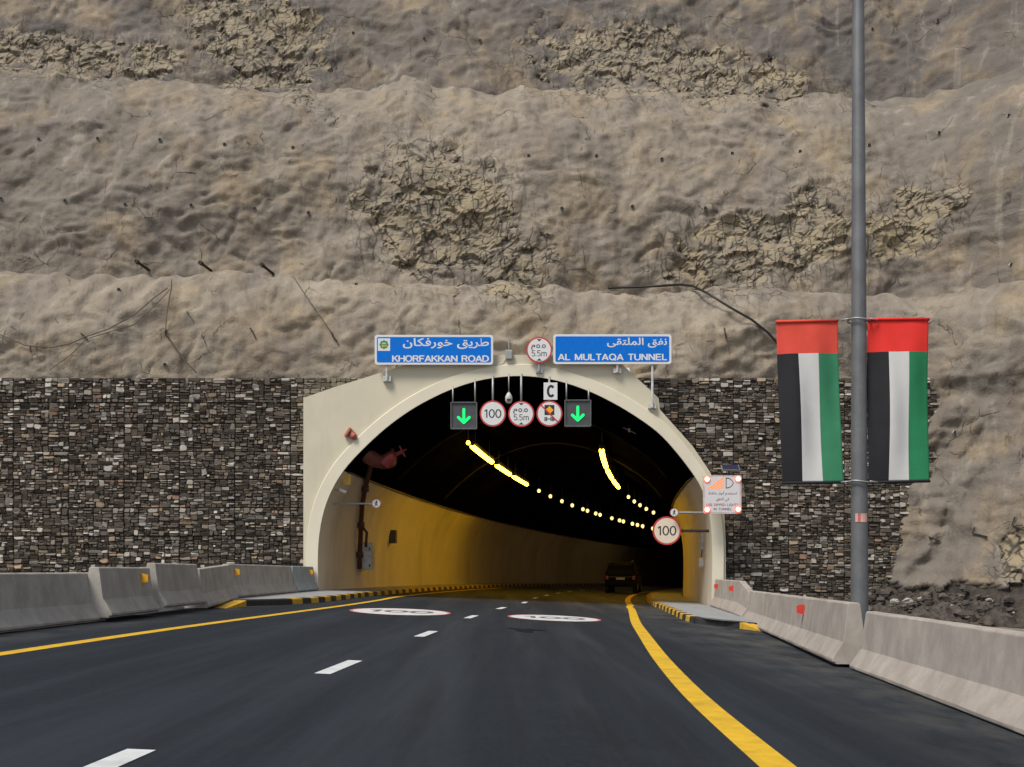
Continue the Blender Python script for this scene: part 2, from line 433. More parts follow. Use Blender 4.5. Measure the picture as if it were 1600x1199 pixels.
# ------------------------------------------------------------------ lettering
def arc(cx, cy, rx, ry, a0, a1, n=12):
    return [(cx + rx * math.cos(math.radians(a0 + (a1 - a0) * k / n)), cy + ry * math.sin(math.radians(a0 + (a1 - a0) * k / n))) for k in range(n + 1)]
GL = {   # strokes in a box of height 1; (advance, strokes)
 'K': (.72, [[(.06, 0), (.06, 1)], [(.60, 1), (.08, .40)], [(.26, .58), (.64, 0)]]),
 'H': (.76, [[(.06, 0), (.06, 1)], [(.64, 0), (.64, 1)], [(.06, .52), (.64, .52)]]),
 'O': (.86, [arc(.39, .5, .34, .46, 0, 360, 28)]),
 'Q': (.86, [arc(.39, .5, .34, .46, 0, 360, 28), [(.46, .26), (.76, -.04)]]),
 'R': (.74, [[(.06, 0), (.06, 1)], [(.06, .94), (.36, .94)] + arc(.38, .72, .2, .22, 90, -90, 10) + [(.06, .50)], [(.40, .49), (.60, 0)]]),
 'F': (.64, [[(.06, 0), (.06, 1)], [(.06, .94), (.56, .94)], [(.06, .5), (.5, .5)]]),
 'E': (.68, [[(.06, 0), (.06, 1)], [(.06, .94), (.58, .94)], [(.06, .52), (.54, .52)], [(.06, .06), (.60, .06)]]),
 'A': (.76, [[(.02, 0), (.34, .98)], [(.34, .98), (.66, 0)], [(.15, .30), (.53, .30)]]),
 'N': (.78, [[(.06, 0), (.06, 1)], [(.08, .96), (.62, .04)], [(.64, 0), (.64, 1)]]),
 'D': (.78, [[(.06, 0), (.06, 1)], [(.06, .94), (.28, .94)] + arc(.30, .5, .34, .44, 90, -90, 14) + [(.06, .06)]]),
 'L': (.60, [[(.06, 0), (.06, 1)], [(.06, .06), (.54, .06)]]),
 'M': (.90, [[(.06, 0), (.06, 1)], [(.08, .96), (.41, .04)], [(.41, .04), (.74, .96)], [(.76, 0), (.76, 1)]]),
 'U': (.76, [[(.06, 1), (.06, .32)] + arc(.35, .32, .29, .27, 180, 360, 12) + [(.64, 1)]]),
 'T': (.68, [[(.32, 0), (.32, .94)], [(.02, .94), (.62, .94)]]),
 'C': (.80, [arc(.38, .5, .32, .45, 42, 318, 22)]),
 'S': (.70, [arc(.33, .73, .25, .22, 35, 270, 12) + arc(.33, .27, .27, .22, 90, -145, 12)]),
 'I': (.24, [[(.08, 0), (.08, 1)]]),
 'P': (.70, [[(.06, 0), (.06, 1)], [(.06, .94), (.36, .94)] + arc(.38, .70, .2, .24, 90, -90, 10) + [(.06, .46)]]),
 'G': (.84, [arc(.38, .5, .33, .45, 42, 345, 22) + [(.70, .46), (.42, .46)]]),
 '1': (.50, [[(.04, .76), (.28, .97)], [(.28, 0), (.28, 1)]]),
 '0': (.70, [arc(.31, .5, .27, .46, 0, 360, 26)]),
 '5': (.68, [[(.56, .95), (.15, .95)], [(.15, .97), (.10, .50)], arc(.30, .31, .27, .27, 132, -140, 16)]),
 'm': (.92, [[(.06, 0), (.06, .66)], arc(.24, .42, .18, .22, 180, 0, 8) + [(.42, 0)], arc(.60, .42, .18, .22, 180, 0, 8) + [(.78, 0)]]),
 '.': (.22, [[(.07, 0), (.07, .13)]]),
 ' ': (.42, []),
}
def stroke_islands(text, wt, track=.0):
    """list of (verts2d, faces) islands for the text, height 1, origin bottom left; returns islands, width"""
    out = []; x = 0.0
    for ch in text:
        adv, ss = GL[ch]
        for st in ss:
            st = [Vector((p[0] + x, p[1])) for p in st]; n = len(st); L = []; R = []
            closed = (st[0] - st[-1]).length < 1e-4
            for i in range(n):
                if closed: d = st[(i + 1) % (n - 1)] - st[(i - 1) % (n - 1)]
                else: d = st[min(i + 1, n - 1)] - st[max(i - 1, 0)]
                d.normalize(); nn = Vector((-d.y, d.x)) * wt / 2
                L.append(st[i] + nn); R.append(st[i] - nn)
            out.append((L + R, [(i, n + i, n + i + 1, i + 1) for i in range(n - 1)]))
        x += adv + track
    return out, x - track
AR = {'tariq': '\ufec3\ufeae\ufef3\ufed6', 'khor': '\ufea7\ufeee\ufead\ufed3\ufedc\ufe8e\ufee5', 'nafaq': '\ufee7\ufed4\ufed6',
      'mult': '\ufe8d\ufedf\ufee4\ufee0\ufe98\ufed8\ufef0', 'use': '\ufe8d\ufeb3\ufe98\ufea8\ufeaa\ufee1', 'lights': '\ufe83\ufee7\ufeee\ufe8d\ufead',
      'dipped': '\ufea7\ufe8e\ufed3\ufe98\ufe94', 'in': '\ufed3\ufef2', 'tun': '\ufe8d\ufedf\ufee8\ufed4\ufed6', 'm': '\ufee1'}
def visual(*words):
    return ' '.join(''.join(reversed(w)) for w in reversed(words))
def curve_islands(body, bold=0.0):
    cu = bpy.data.curves.new('lettering', 'FONT'); cu.body = body; cu.size = 1.0; cu.offset = bold; cu.resolution_u = 4
    ob = bpy.data.objects.new('lettering', cu); COL.objects.link(ob)
    dg = bpy.context.evaluated_depsgraph_get(); dg.update()
    me = bpy.data.meshes.new_from_object(ob.evaluated_get(dg))
    V = [Vector((v.co.x, v.co.y)) for v in me.vertices]; Fc = [tuple(p.vertices) for p in me.polygons]
    bpy.data.objects.remove(ob); bpy.data.curves.remove(cu); bpy.data.meshes.remove(me)
    par = list(range(len(V)))
    def find(a):
        while par[a] != a: par[a] = par[par[a]]; a = par[a]
        return a
    for f in Fc:
        for k in f[1:]: par[find(k)] = find(f[0])
    isl = {}
    for f in Fc: isl.setdefault(find(f[0]), []).append(f)
    out = []
    for fs in isl.values():
        ids = sorted({k for f in fs for k in f}); mp = {k: i for i, k in enumerate(ids)}
        out.append(([V[k] for k in ids], [tuple(mp[k] for k in f) for f in fs]))
    return out
def fit(islands, x0, z0, x1, z1):
    """scale islands into the box"""
    xs = [v.x for i in islands for v in i[0]]; zs = [v.y for i in islands for v in i[0]]
    ax, bx, az, bz = min(xs), max(xs), min(zs), max(zs)
    sx = (x1 - x0) / (bx - ax); sz = (z1 - z0) / (bz - az)
    return [([Vector((x0 + (v.x - ax) * sx, z0 + (v.y - az) * sz)) for v in vs], fs) for vs, fs in islands]
def letters(mb, islands, y, mi=0):
    """stand the lettering up in the x-z plane, every piece a hair proud of the last"""
    for k, (vs, fs) in enumerate(islands):
        mb.add([(v.x, y - .0015 - .0004 * (k % 6), v.y) for v in vs], fs, mi)
    return mb

# ------------------------------------------------------------------ the cut slope (shotcrete tiers with bare rock windows)
E1 = [(-600, 418), (0, 424), (120, 432), (200, 433), (260, 430), (345, 417), (400, 424), (440, 431), (520, 440), (600, 447), (700, 448), (760, 442), (830, 440), (900, 446), (960, 450), (1080, 447), (1180, 455), (1290, 462), (2200, 462)]
E2 = [(-600, 100), (0, 100), (130, 104), (200, 122), (260, 122), (330, 135), (420, 143), (480, 138), (560, 135), (630, 119), (680, 135), (760, 140), (820, 130), (870, 136), (950, 140), (1020, 132), (1080, 148), (1180, 142), (1350, 145), (2200, 145)]
def make_slope():
    a = np.arange(-31, 35, .105); nA = len(a)
    n0, n1, nb, n2, nb2, n3, nt_ = 90, 42, 16, 112, 18, 200, 5
    ye1, ye2 = 48.0, 54.0
    def ez(tab, Y):
        px = 800 + F * a / Y
        py = np.interp(px, [t[0] for t in tab], [t[1] for t in tab])
        return CH + (YH - py) * Y / F
    e1 = ez(E1, ye1) + .16 * perlin(a * .9, a * 0 + 3.3) + .07 * perlin(a * 2.7, a * 0 + 8.3)
    e2 = ez(E2, ye2) + .22 * perlin(a * .8, a * 0 + 5.3) + .08 * perlin(a * 2.5, a * 0 + 1.3)
    zl = np.where(a > 12.5, -1.6, 7.95)
    zbase = np.where(np.abs(a) < 4.3, 8.55, 8.0)
    Ys = []; Zs = []
    def seg(n, za, zb, ya, yb, end=False, bulge=0.0):
        for k in range(n + (1 if end else 0)):
            t = k / n
            Zs.append(za + (zb - za) * t); Ys.append(np.full(nA, ya + (yb - ya) * (.35 * t + .65 * t ** 5 if bulge else t)) + bulge * math.sin(math.pi * t))
    seg(n0, zl, zbase, 46.75, 46.75)
    seg(n1, zbase, e1, 46.75, ye1, bulge=-.15)
    seg(nb, e1, e1 + .12, ye1, 50.3)
    seg(n2, e1 + .12, e2, 50.3, ye2, bulge=-.3)
    seg(nb2, e2, e2 + .2, ye2, 56.6)
    seg(n3, e2 + .2, np.full(nA, 44.), 56.6, 64.)
    seg(nt_, np.full(nA, 44.), np.full(nA, 46.), 64., 95., end=True)
    Yg = np.array(Ys); Zg = np.array(Zs); Xg = np.broadcast_to(a, Yg.shape).copy(); nR = Yg.shape[0]
    # soften the tier corners along the profile
    for _ in range(7):
        Yg[1:-1] = (Yg[:-2] + 2 * Yg[1:-1] + Yg[2:]) / 4; 
        zz = (Zg[:-2] + 2 * Zg[1:-1] + Zg[2:]) / 4
        Zg[n0 + 1:-1] = zz[n0:]
    # the slope swings toward the viewer on the right
    zc = np.clip(Zg, -1, 8)
    Xe = np.interp(zc, [-1, .6, 2, 4.5, 7.6, 8], [12.3, 12.7, 13.5, 14.3, 15.2, 15.0])
    Xe = Xe + (.28 * perlin(zc * 1.1, zc * 0 + 4.2) + .25 * perlin(zc * 3, zc * 0 + 9.2)) * (zc < 7.9) * np.exp(-np.abs(Xg - Xe - .6) / .8)
    Xe = Xe * np.clip(Yg / 46.7, 1, 1.3)
    d = Xg - Xe
    fwd = 1.15 * np.where(d > 6, d, np.log1p(np.exp(np.clip(d * 2.2, -30, 30))) / 2.2)
    apron = (Zg < 8.0) & (np.abs(Yg - 46.75) < .2)
    Yg = Yg - fwd
    # rock windows: ellipses given as photo positions
    ppx = 800 + F * Xg / Yg; ppy = YH - (Zg - CH) * F / Yg
    jit = 26 * fbm(Xg * .55, Zg * .55 + 50, 4)
    mask = np.zeros_like(Yg); wide = np.zeros_like(Yg)
    for cx, cy, rx, ry, rot in ((400, 62, 112, 78, .45), (75, 78, 160, 36, .1), (230, 92, 60, 30, 0), (960, 88, 130, 55, .05), (1110, 112, 150, 40, .1), (690, 340, 130, 92, .45),
                                (640, 300, 90, 40, -.2), (800, 400, 70, 60, .3), (1180, 392, 130, 58, -.1), (1270, 350, 60, 62, -.4), (1420, 350, 85, 52, -.5), (1490, 300, 34, 30, -.5), (1608, 880, 46, 62, 0)):
        dx = ppx - cx; dy = ppy - cy
        u = (dx * math.cos(rot) + dy * math.sin(rot)) / rx; v = (-dx * math.sin(rot) + dy * math.cos(rot)) / ry
        r = np.sqrt(u * u + v * v) + jit / 90
        mask = np.maximum(mask, np.clip((1.28 - r) / .75, 0, 1)); wide = np.maximum(wide, np.clip((1.75 - r) / .7, 0, 1))
    patch = fbm(Xg * .9 + 31, Zg * 1.2, 4)
    mask = np.clip((mask + .75 * patch * np.clip(mask * 3, 0, 1) - .30) / .30, 0, 1)
    bench = np.zeros((nR, 1)); bench[n0 + n1:n0 + n1 + nb] = 1; q = n0 + n1 + nb + n2; bench[q:q + nb2] = 1
    mask *= (1 - bench)
    # draped lumps: convex pillows with tight creases
    sx = np.where(apron, Xg * .8 + Zg * .35, Xg); sz = np.where(apron, Zg * .55 - Xg * .3, Zg)
    warp = .8 * fbm(Xg * .35, Zg * .35 + 7, 3)
    al = np.clip((Xg - 12.2) / 1.6, 0, 1) * np.clip((9.5 - Zg) / 1.5, 0, 1)
    ss = Xg + .52 * np.maximum(0, d)
    sx = sx * (1 - al) + al * (2 * ss - Zg) / 2.236 * 1.5; sz = sz * (1 - al) + al * (ss + 2 * Zg) / 2.236 * .55
    warp = warp * (1 - .4 * al)
    n_a = np.sqrt(perlin(sx * .30 + warp, sz * .40 + warp) ** 2 + .015); n_b = np.sqrt(perlin(sx * .72 + 40 + warp, sz * .95 + 1.3 * warp) ** 2 + .008); n_c = np.abs(perlin(sx * 2.0 + 9 + 2 * warp, sz * 2.6 + warp))
    big = fbm(Xg * .13 + 3, Zg * .16, 3)
    soft = .31 * n_a + .20 * n_b + .10 * n_c + .5 * big + .045 * fbm(Xg * 3.2 + warp, Zg * 3.8, 3)
    rx_, rz_ = Xg + .25 * fbm(Xg * 1.3, Zg * 1.3 + 3, 3), Zg + .25 * fbm(Xg * 1.3 + 7, Zg * 1.3, 3)
    rock = .13 * cells(rx_ * .6, rz_ * .9) + .13 * cells(rx_ * 1.2 + 5 + .5 * rz_, rz_ * 1.7 - .4 * rx_) + .05 * cells(rx_ * 2.6 - rz_, rz_ * 4.0 + 3) + .5 * big + .31 * n_a + .12 * n_b + .0
    disp = soft * (1 - mask) * (1 + .9 * al) + rock * mask
    tier3 = np.zeros((nR, 1)); tier3[q + nb2 // 2:] = 1
    disp *= np.where(bench > 0, .45, 1.0)
    Yg = Yg - disp + .32
    Zg = Zg + bench * .25 * soft + .12 * (n_b - .2) * (1 - mask)
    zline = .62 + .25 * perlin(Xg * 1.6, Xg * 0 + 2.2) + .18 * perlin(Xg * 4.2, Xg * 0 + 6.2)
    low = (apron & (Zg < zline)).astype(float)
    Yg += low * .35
    tone = np.full((nR, nA), .68) + .14 * np.exp(-((Xg - 2) / 11) ** 2); tone[:n0 + n1 + nb] = 1.0; tone[q:] = .07; tone = tone - np.clip((Xg - 13) / 14, 0, .45) - np.clip((-8 - Xg) / 40, 0, .3)  # tier tones; brighter middle, darker left and top also paint in lens falloff
    tone = np.clip((tone + .12 * big) * (1 - al) + al * .34, 0, 1)
    verts = np.stack([Xg, Yg, Zg], -1).reshape(-1, 3)
    idx = np.arange(nR * nA).reshape(nR, nA)
    q_ = np.stack([idx[:-1, :-1], idx[:-1, 1:], idx[1:, 1:], idx[1:, :-1]], -1)
    keep = np.ones(q_.shape[:2], bool); keep[:n0, :][:, a[:-1] < 12.55] = False
    faces = q_[keep].reshape(-1, 4)
    me = bpy.data.meshes.new('hillside')
    me.vertices.add(len(verts)); me.vertices.foreach_set('co', verts.astype(np.float32).ravel())
    me.loops.add(faces.size); me.loops.foreach_set('vertex_index', faces.astype(np.int32).ravel())
    me.polygons.add(len(faces)); me.polygons.foreach_set('loop_start', np.arange(0, faces.size, 4, dtype=np.int32))
    try: me.polygons.foreach_set('loop_total', np.full(len(faces), 4, dtype=np.int32))
    except Exception: pass
    fm = mask.reshape(-1)[faces].mean(1)
    me.polygons.foreach_set('use_smooth', fm < .35)
    me.materials.append(M_SLOPE)
    at = me.color_attributes.new('mask', 'FLOAT_COLOR', 'POINT')
    colr = np.stack([mask, tone, low, wide * (1 - bench)], -1).reshape(-1, 4).astype(np.float32)
    at.data.foreach_set('color', colr.ravel())
    me.update(); me.validate()
    o = bpy.data.objects.new('hillside', me); COL.objects.link(o)
    struct(o)
    bvh = BVHTree.FromPolygons([tuple(v) for v in verts.tolist()], faces.tolist())
    return o, bvh
HILL, BVH = make_slope()
def on_slope(px, py, out=.03):
    d = (P(px, py, 10) - Vector((0, 0, CH))).normalized()
    h = BVH.ray_cast(Vector((0, 0, CH)), d)
    p = h[0] if h[0] is not None else P(px, py, 47)
    return p - d * out

# ------------------------------------------------------------------ ground, road and its markings
def smoothline(pts, n=60):
    """Catmull-Rom through (y, x) control points -> list of (x, y)"""
    ys = [p[0] for p in pts]; xs = [p[1] for p in pts]
    out = []
    m = np.gradient(xs, ys)
    for y in np.linspace(ys[0], ys[-1], n):
        i = max(0, min(len(ys) - 2, int(np.searchsorted(ys, y)) - 1)); h = ys[i + 1] - ys[i]; t = (y - ys[i]) / h
        x = (2 * t ** 3 - 3 * t ** 2 + 1) * xs[i] + (t ** 3 - 2 * t * t + t) * h * m[i] + (-2 * t ** 3 + 3 * t * t) * xs[i + 1] + (t ** 3 - t * t) * h * m[i + 1]
        out.append((x, y))
    return out
def inside(off, u0=0.0, u1=190.0, n=70):
    return [(p.x, p.y) for p in (axis(u, off) for u in np.linspace(u0, u1, n))]
def strip(pts, w, lift):
    L = []; R = []
    for i, p in enumerate(pts):
        a = Vector(pts[max(i - 1, 0)]); b = Vector(pts[min(i + 1, len(pts) - 1)]); d = (b - a).normalized(); n = Vector((-d.y, d.x)) * w / 2
        q = Vector(p)
        for s, lst in ((1, L), (-1, R)):
            x, y = q + n * s; lst.append((x, y, gz(x) + lift))
    return L, R
gm = MB()
xs_ = np.linspace(-140, 140, 15); ys_ = np.linspace(-90, 320, 15)
vs = [(x, y, gz(x) - .03) for y in ys_ for x in xs_]
gm.add(vs, [(j * 15 + i, j * 15 + i + 1, (j + 1) * 15 + i + 1, (j + 1) * 15 + i) for j in range(14) for i in range(14)])
struct(gm.build('ground', M_GROUND))
rm = MB()
left = [(-11.5, -60), (-11.5, 20), (-11.0, 45)] ; right = [(9.5, -60), (9.5, 20), (9.8, 45)]
L = [(x, y, gz(x)) for x, y in left] ; R = [(x, y, gz(x)) for x, y in right]
L += [(*p, gz(p[0])) for p in inside(-6.6, .5, 200, 60)]; R += [(*p, gz(p[0])) for p in inside(6.6, .5, 200, 60)]
rm.ribbon(R, L)
ROAD = struct(rm.build('road', M_ASPHALT))
def marking(name, mb, mat):
    return mb.build(name, mat, ROAD)
LLINE = smoothline([(-30, -6.1), (2, -5.85), (14.3, -5.62), (20, -5.42), (28, -4.98), (36, -4.52), (42, -4.3), (46, -4.25)]) + inside(-4.28, 2)
RLINE = smoothline([(-30, 1.5), (2, 1.52), (7.9, 1.64), (12, 1.76), (16.4, 1.99), (24, 2.5), (31, 3.0), (37.5, 3.55), (44, 4.08), (46, 4.2)]) + inside(4.28, 2)
for ln, nm in ((LLINE, 'yellow edge line along the left verge'), (RLINE, 'yellow edge line along the right verge')):
    o = marking('edge_line', MB().ribbon(*reversed(strip(ln, .20 if ln is LLINE else .24, .004))), M_YLINE); o['label'] = nm
CLINE = smoothline([(-20, -2.6), (0, -2.4), (7.2, -2.2), (14.2, -1.91), (21.8, -1.47), (30.9, -.93), (38.4, -.30), (46, .41)], 160)
cy = np.array([p[1] for p in CLINE]); cx = np.array([p[0] for p in CLINE])
for yc in (-8.8, -1.1, 6.56, 14.2, 21.9, 30.4, 38.2, 46):
    if yc < 46: pts = [(float(np.interp(y, cy, cx)), y) for y in np.linspace(yc - 1.0, yc + 1.0, 6)]
    else: pts = [(float(.30 + .06 * (y - 45.5) + .12), y) for y in np.linspace(45, 47, 6)]
    marking('lane_dash', MB().ribbon(*reversed(strip(pts, .17, .004))), M_WLINE)
for u in (9, 16.5, 24, 31.5, 39, 47):
    pts = inside(.35, u - 1.2, u + 1.2, 6)
    marking('lane_dash', MB().ribbon(*reversed(strip(pts, .17, .004))), M_WLINE)
def roundel(xc, yc, rx, ry, faded):
    mb = MB(); n = 48
    def ring(s, lift): return [(xc + rx * s * math.cos(2 * math.pi * k / n), yc + ry * s * math.sin(2 * math.pi * k / n), gz(xc + rx * s * math.cos(2 * math.pi * k / n)) + lift) for k in range(n)]
    o, i = ring(1, .004), ring(.94, .004)
    mb.add(o + i, [(k, (k + 1) % n, n + (k + 1) % n, n + k) for k in range(n)], 1)
    mb.add(i, [tuple(range(n))], 0)
    isl, _ = stroke_islands('100', .15)
    isl = fit(isl, -rx * .66, -ry * .32, rx * .66, ry * .32)
    for k, (vs, fs) in enumerate(isl):
        mb.add([(xc + v.x, yc + v.y, gz(xc + v.x) + .008 + .0006 * k) for v in vs], [tuple(reversed(f)) for f in fs], 2)
    r = mb.build('speed_roundel', [M_WLINE, M_PINKLINE, M_BLACKLINE], ROAD)
    return r
ra = G(626, 956); rb = G(866, 966)
roundel(ra.x, ra.y, 78 * ra.y / F, 2.3, False)['label'] = 'white speed limit oval on the left lane'
roundel(rb.x, rb.y, 73 * rb.y / F, 1.9, False)['label'] = 'white speed limit oval on the right lane'
# dark oil stain patches on the asphalt
st = G(822, 985)
for sx_, sy_, r0 in ((st.x, st.y, .30),):
    pts = []
    for k in range(22):
        a = 2 * math.pi * k / 22; q = r0 * (1 + .35 * math.sin(3 * a + sx_) + .2 * math.sin(5 * a + 1.3))
        x = sx_ + q * math.cos(a); pts.append((x, sy_ + q * 2.6 * math.sin(a), gz(x) + .003))
    marking('oil_stain', MB().add(pts, [tuple(range(22))]), M_STAIN)

# ------------------------------------------------------------------ raised walkways with striped kerbs
KH = .15
def walkway(name, kerb, wall, label, stripe_from, side):
    """kerb, wall: matching lists of (x,y) ; side +1 when the kerb face looks to +x"""
    mb = MB()
    a = [(x, y, gz(x) + KH) for x, y in kerb]; b = [(x, y, gz(x) + KH) for x, y in wall]
    mb.ribbon(*( (a, b) if side > 0 else (b, a)))
    w = struct(mb.build(name, M_PAVE)); 
    kb = MB(); pts = [Vector(p) for p in kerb]
    # resample by length into half-metre stripes
    seg = [0]
    for i in range(1, len(pts)): seg.append(seg[-1] + (pts[i] - pts[i - 1]).length)
    s = 0.0; k = 0; px = [p.x for p in pts]; py = [p.y for p in pts]
    def at(t): return Vector((float(np.interp(t, seg, px)), float(np.interp(t, seg, py))))
    while s < seg[-1] - .01:
        ln = .85 if s >= stripe_from else stripe_from - s
        e = min(seg[-1], s + ln)
        p, q = at(s), at(e); d = (q - p).normalized(); n = Vector((d.y, -d.x)) * side
        vs = []
        for c in (p, q):
            for off, z in ((.10, -.02), (.08, KH - .02), (.06, KH + .006), (-.12, KH + .006), (-.12, -.02)):
                x, y = c + n * off; vs.append((x, y, gz(x) + z))
        mi = (k % 2) if s >= stripe_from else 1
        fs = [(i, i + 1, 6 + i, 5 + i) for i in range(4)]
        if side > 0: fs = [tuple(reversed(f)) for f in fs]
        kb.add(vs, fs, 1 - mi if s >= stripe_from else 0)
        s = e; k += 1
    kb.build('kerb', [M_KBLACK, M_KYELLOW], w)
    return w
kl = smoothline([(31.2, -6.72), (32.2, -6.35), (33.8, -6.0), (40.8, -5.40), (45.5, -5.28)], 16) + inside(-5.24, 1.5, 180, 90)
wl = [(-7.8, y) for y in np.linspace(31.2, 45.5, 16)] + inside(-7.0, 1.5, 180, 90)
walkway('pavement', kl, wl, '', 2.2, 1)
kr = smoothline([(29.6, 5.55), (30.2, 5.15), (31.4, 4.72), (33.5, 4.66), (38, 4.9), (45.5, 5.32)], 20) + inside(5.24, 1.5, 180, 90)
wr = [(7.9, y) for y in np.linspace(29.6, 45.5, 20)] + inside(7.0, 1.5, 180, 90)
walkway('pavement', kr, wr, '', 2.6, -1)
# sloping kerb ends
def kerb_end(p, q, w, mat):
    mb = MB(); p = Vector(p); q = Vector(q); d = (q - p).normalized(); n = Vector((-d.y, d.x)) * w / 2
    def v(c, s, z): x, y = c + n * s; return (x, y, gz(x) + z)
    mb.add([v(p, 1, 0), v(p, -1, 0), v(q, -1, 0), v(q, 1, 0), v(q, 1, KH), v(q, -1, KH)], [(0, 1, 5, 4), (1, 2, 5), (0, 4, 3), (2, 3, 4, 5)])
    return struct(mb.build('kerb', mat))
kerb_end((5.75, 28.6), (5.42, 29.7), .3, M_KYELLOW)
kerb_end((-6.75, 29.6), (-6.62, 31.2), .3, M_KYELLOW)

# ------------------------------------------------------------------ tunnel with its portal
ARCH = [(498, 960), (498, 925), (497, 885), (497, 855), (501, 820), (508, 790), (520, 762), (537, 734), (564, 705), (599, 672), (628, 650), (656, 632), (705, 608), (753, 593), (806, 587),
        (840, 589), (880, 597), (930, 615), (980, 642), (1030, 676), (1056, 706), (1078, 734), (1096, 760), (1106, 790), (1111, 820), (1113, 860), (1112, 905), (1111, 960)]
def dense(pts, n):
    t = [0]
    for i in range(1, len(pts)): t.append(t[-1] + math.dist(pts[i], pts[i - 1]))
    tt = np.linspace(0, t[-1], n)
    x = np.interp(tt, t, [p[0] for p in pts]); y = np.interp(tt, t, [p[1] for p in pts])
    for _ in range(4):
        x[1:-1] = (x[:-2] + 2 * x[1:-1] + x[2:]) / 4; y[1:-1] = (y[:-2] + 2 * y[1:-1] + y[2:]) / 4
    return [(p.x, p.z) for p in (P(a, b, Y0) for a, b in zip(x, y))]
NA = 96
arch = dense(ARCH, NA)
def grow(pts, d):
    out = []
    for i, p in enumerate(pts):
        a = Vector(pts[max(0, i - 1)]); b = Vector(pts[min(len(pts) - 1, i + 1)]); t = (b - a).normalized()
        out.append((p[0] - t.y * d, p[1] + t.x * d))
    return out
T = thing('road_tunnel', (0, Y0, 0), 'dark road tunnel mouth under a cream concrete portal with rounded arch', 'tunnel')
# front wall: outline matched point for point with the arch
OUT = [(474, 962), (474, 622), (520, 606), (600, 581), (636, 569), (772, 555), (957, 555), (978, 575), (1029, 622), (1031, 640), (1056, 668), (1082, 697), (1109, 737), (1124, 770), (1132, 805), (1134, 850), (1134, 962)]
ol = [P(a, b, Y0) for a, b in OUT]
def ray_out(p, c):
    """where the ray from c through p leaves the outline"""
    d = Vector((p[0] - c[0], p[1] - c[1])); best = None
    for i in range(len(ol) - 1):
        a = Vector((ol[i].x, ol[i].z)); b = Vector((ol[i + 1].x, ol[i + 1].z)); e = b - a
        den = d.x * e.y - d.y * e.x
        if abs(den) < 1e-9: continue
        w = Vector((a.x - c[0], a.y - c[1])); t = (w.x * e.y - w.y * e.x) / den; s = (w.x * d.y - w.y * d.x) / den
        if t > 0 and -1e-6 <= s <= 1 + 1e-6: best = t if best is None else max(best, t)
    best = best or 1.05
    return (c[0] + d.x * best, c[1] + d.y * best)
cc = (.15, -.2)
outer = []
for p in arch:
    q = ray_out(p, (cc[0], max(cc[1], min(p[1], 1.4))))
    outer.append(q)
# make sure the corners are kept
for cnr in ol[1:-1]:
    k = min(range(NA), key=lambda i: (outer[i][0] - cnr.x) ** 2 + (outer[i][1] - cnr.z) ** 2); outer[k] = (cnr.x, cnr.z)
DEP = 1.5
mb = MB()
ai = grow(arch, .12)
mb.ribbon([(x, Y0, z) for x, z in ai], [(x, Y0, z) for x, z in outer])
mb.ribbon([(x, Y0, z) for x, z in outer], [(x, Y0 + DEP, z) for x, z in outer])
mb.build('portal_wall', M_CREAM, T)
mb = MB(); g1 = grow(arch, .40); g0 = grow(arch, .44)
pr = .10
mb.ribbon([(x, Y0 - pr, z) for x, z in arch], [(x, Y0 - pr, z) for x, z in g1])
mb.ribbon([(x, Y0 - pr, z) for x, z in g1], [(x, Y0 + .01, z) for x, z in g0])
mb.ribbon([(x, Y0, z) for x, z in arch], [(x, Y0 - pr, z) for x, z in arch])
mb.build('arch_ring', M_RING, T, smooth=False)
# lining swept along the axis
lin = grow(arch, .0)
iL = min(range(NA), key=lambda i: abs(lin[i][1] - 4.66) + (0 if lin[i][0] < 0 else 99))
iR = min(range(NA), key=lambda i: abs(lin[i][1] - 4.55) + (0 if lin[i][0] > 0 else 99))
UL = list(np.linspace(0, 30, 40)) + list(np.linspace(32, 210, 60))
def sweep(mb, idx, shrink=0.0):
    rows = []
    pr_ = grow(arch, -shrink) if shrink else arch
    for u in UL:
        rows.append([axis(u, pr_[i][0], pr_[i][1]) for i in idx])
    n = len(idx)
    vs = [v for r in rows for v in r]
    mb.add(vs, [(j * n + i, (j + 1) * n + i, (j + 1) * n + i + 1, j * n + i + 1) for j in range(len(UL) - 1) for i in range(n - 1)])
    return rows
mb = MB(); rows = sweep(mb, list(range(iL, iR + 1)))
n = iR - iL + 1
# unseen black cap added past the bend keeps stray light out
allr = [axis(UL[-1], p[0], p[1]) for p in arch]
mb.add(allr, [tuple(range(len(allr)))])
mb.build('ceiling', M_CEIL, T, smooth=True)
mb = MB(); sweep(mb, list(range(0, iL + 1))); o = mb.build('wall_panel', M_WALL, T, smooth=True)
mb = MB(); sweep(mb, list(range(iR, NA))); o = mb.build('wall_panel', M_WALL, T, smooth=True)
# thin ledge where the paint stops
for i_, s in ((iL, 1), (iR, -1)):
    mb = MB(); mb.tube([axis(u, lin[i_][0] + .03 * s, lin[i_][1] + .02) for u in UL[1:-1]], .035, 6)
    mb.build('cornice', M_DARKBOX, T, smooth=True)
# lining ribs
for u in (9.0, 22.0):
    mb = MB(); mb.tube([axis(u, x * .985, z * .985) for x, z in arch[iL + 2:iR - 2]], .05, 6)
    mb.build('rib', M_RIB, T, smooth=True)

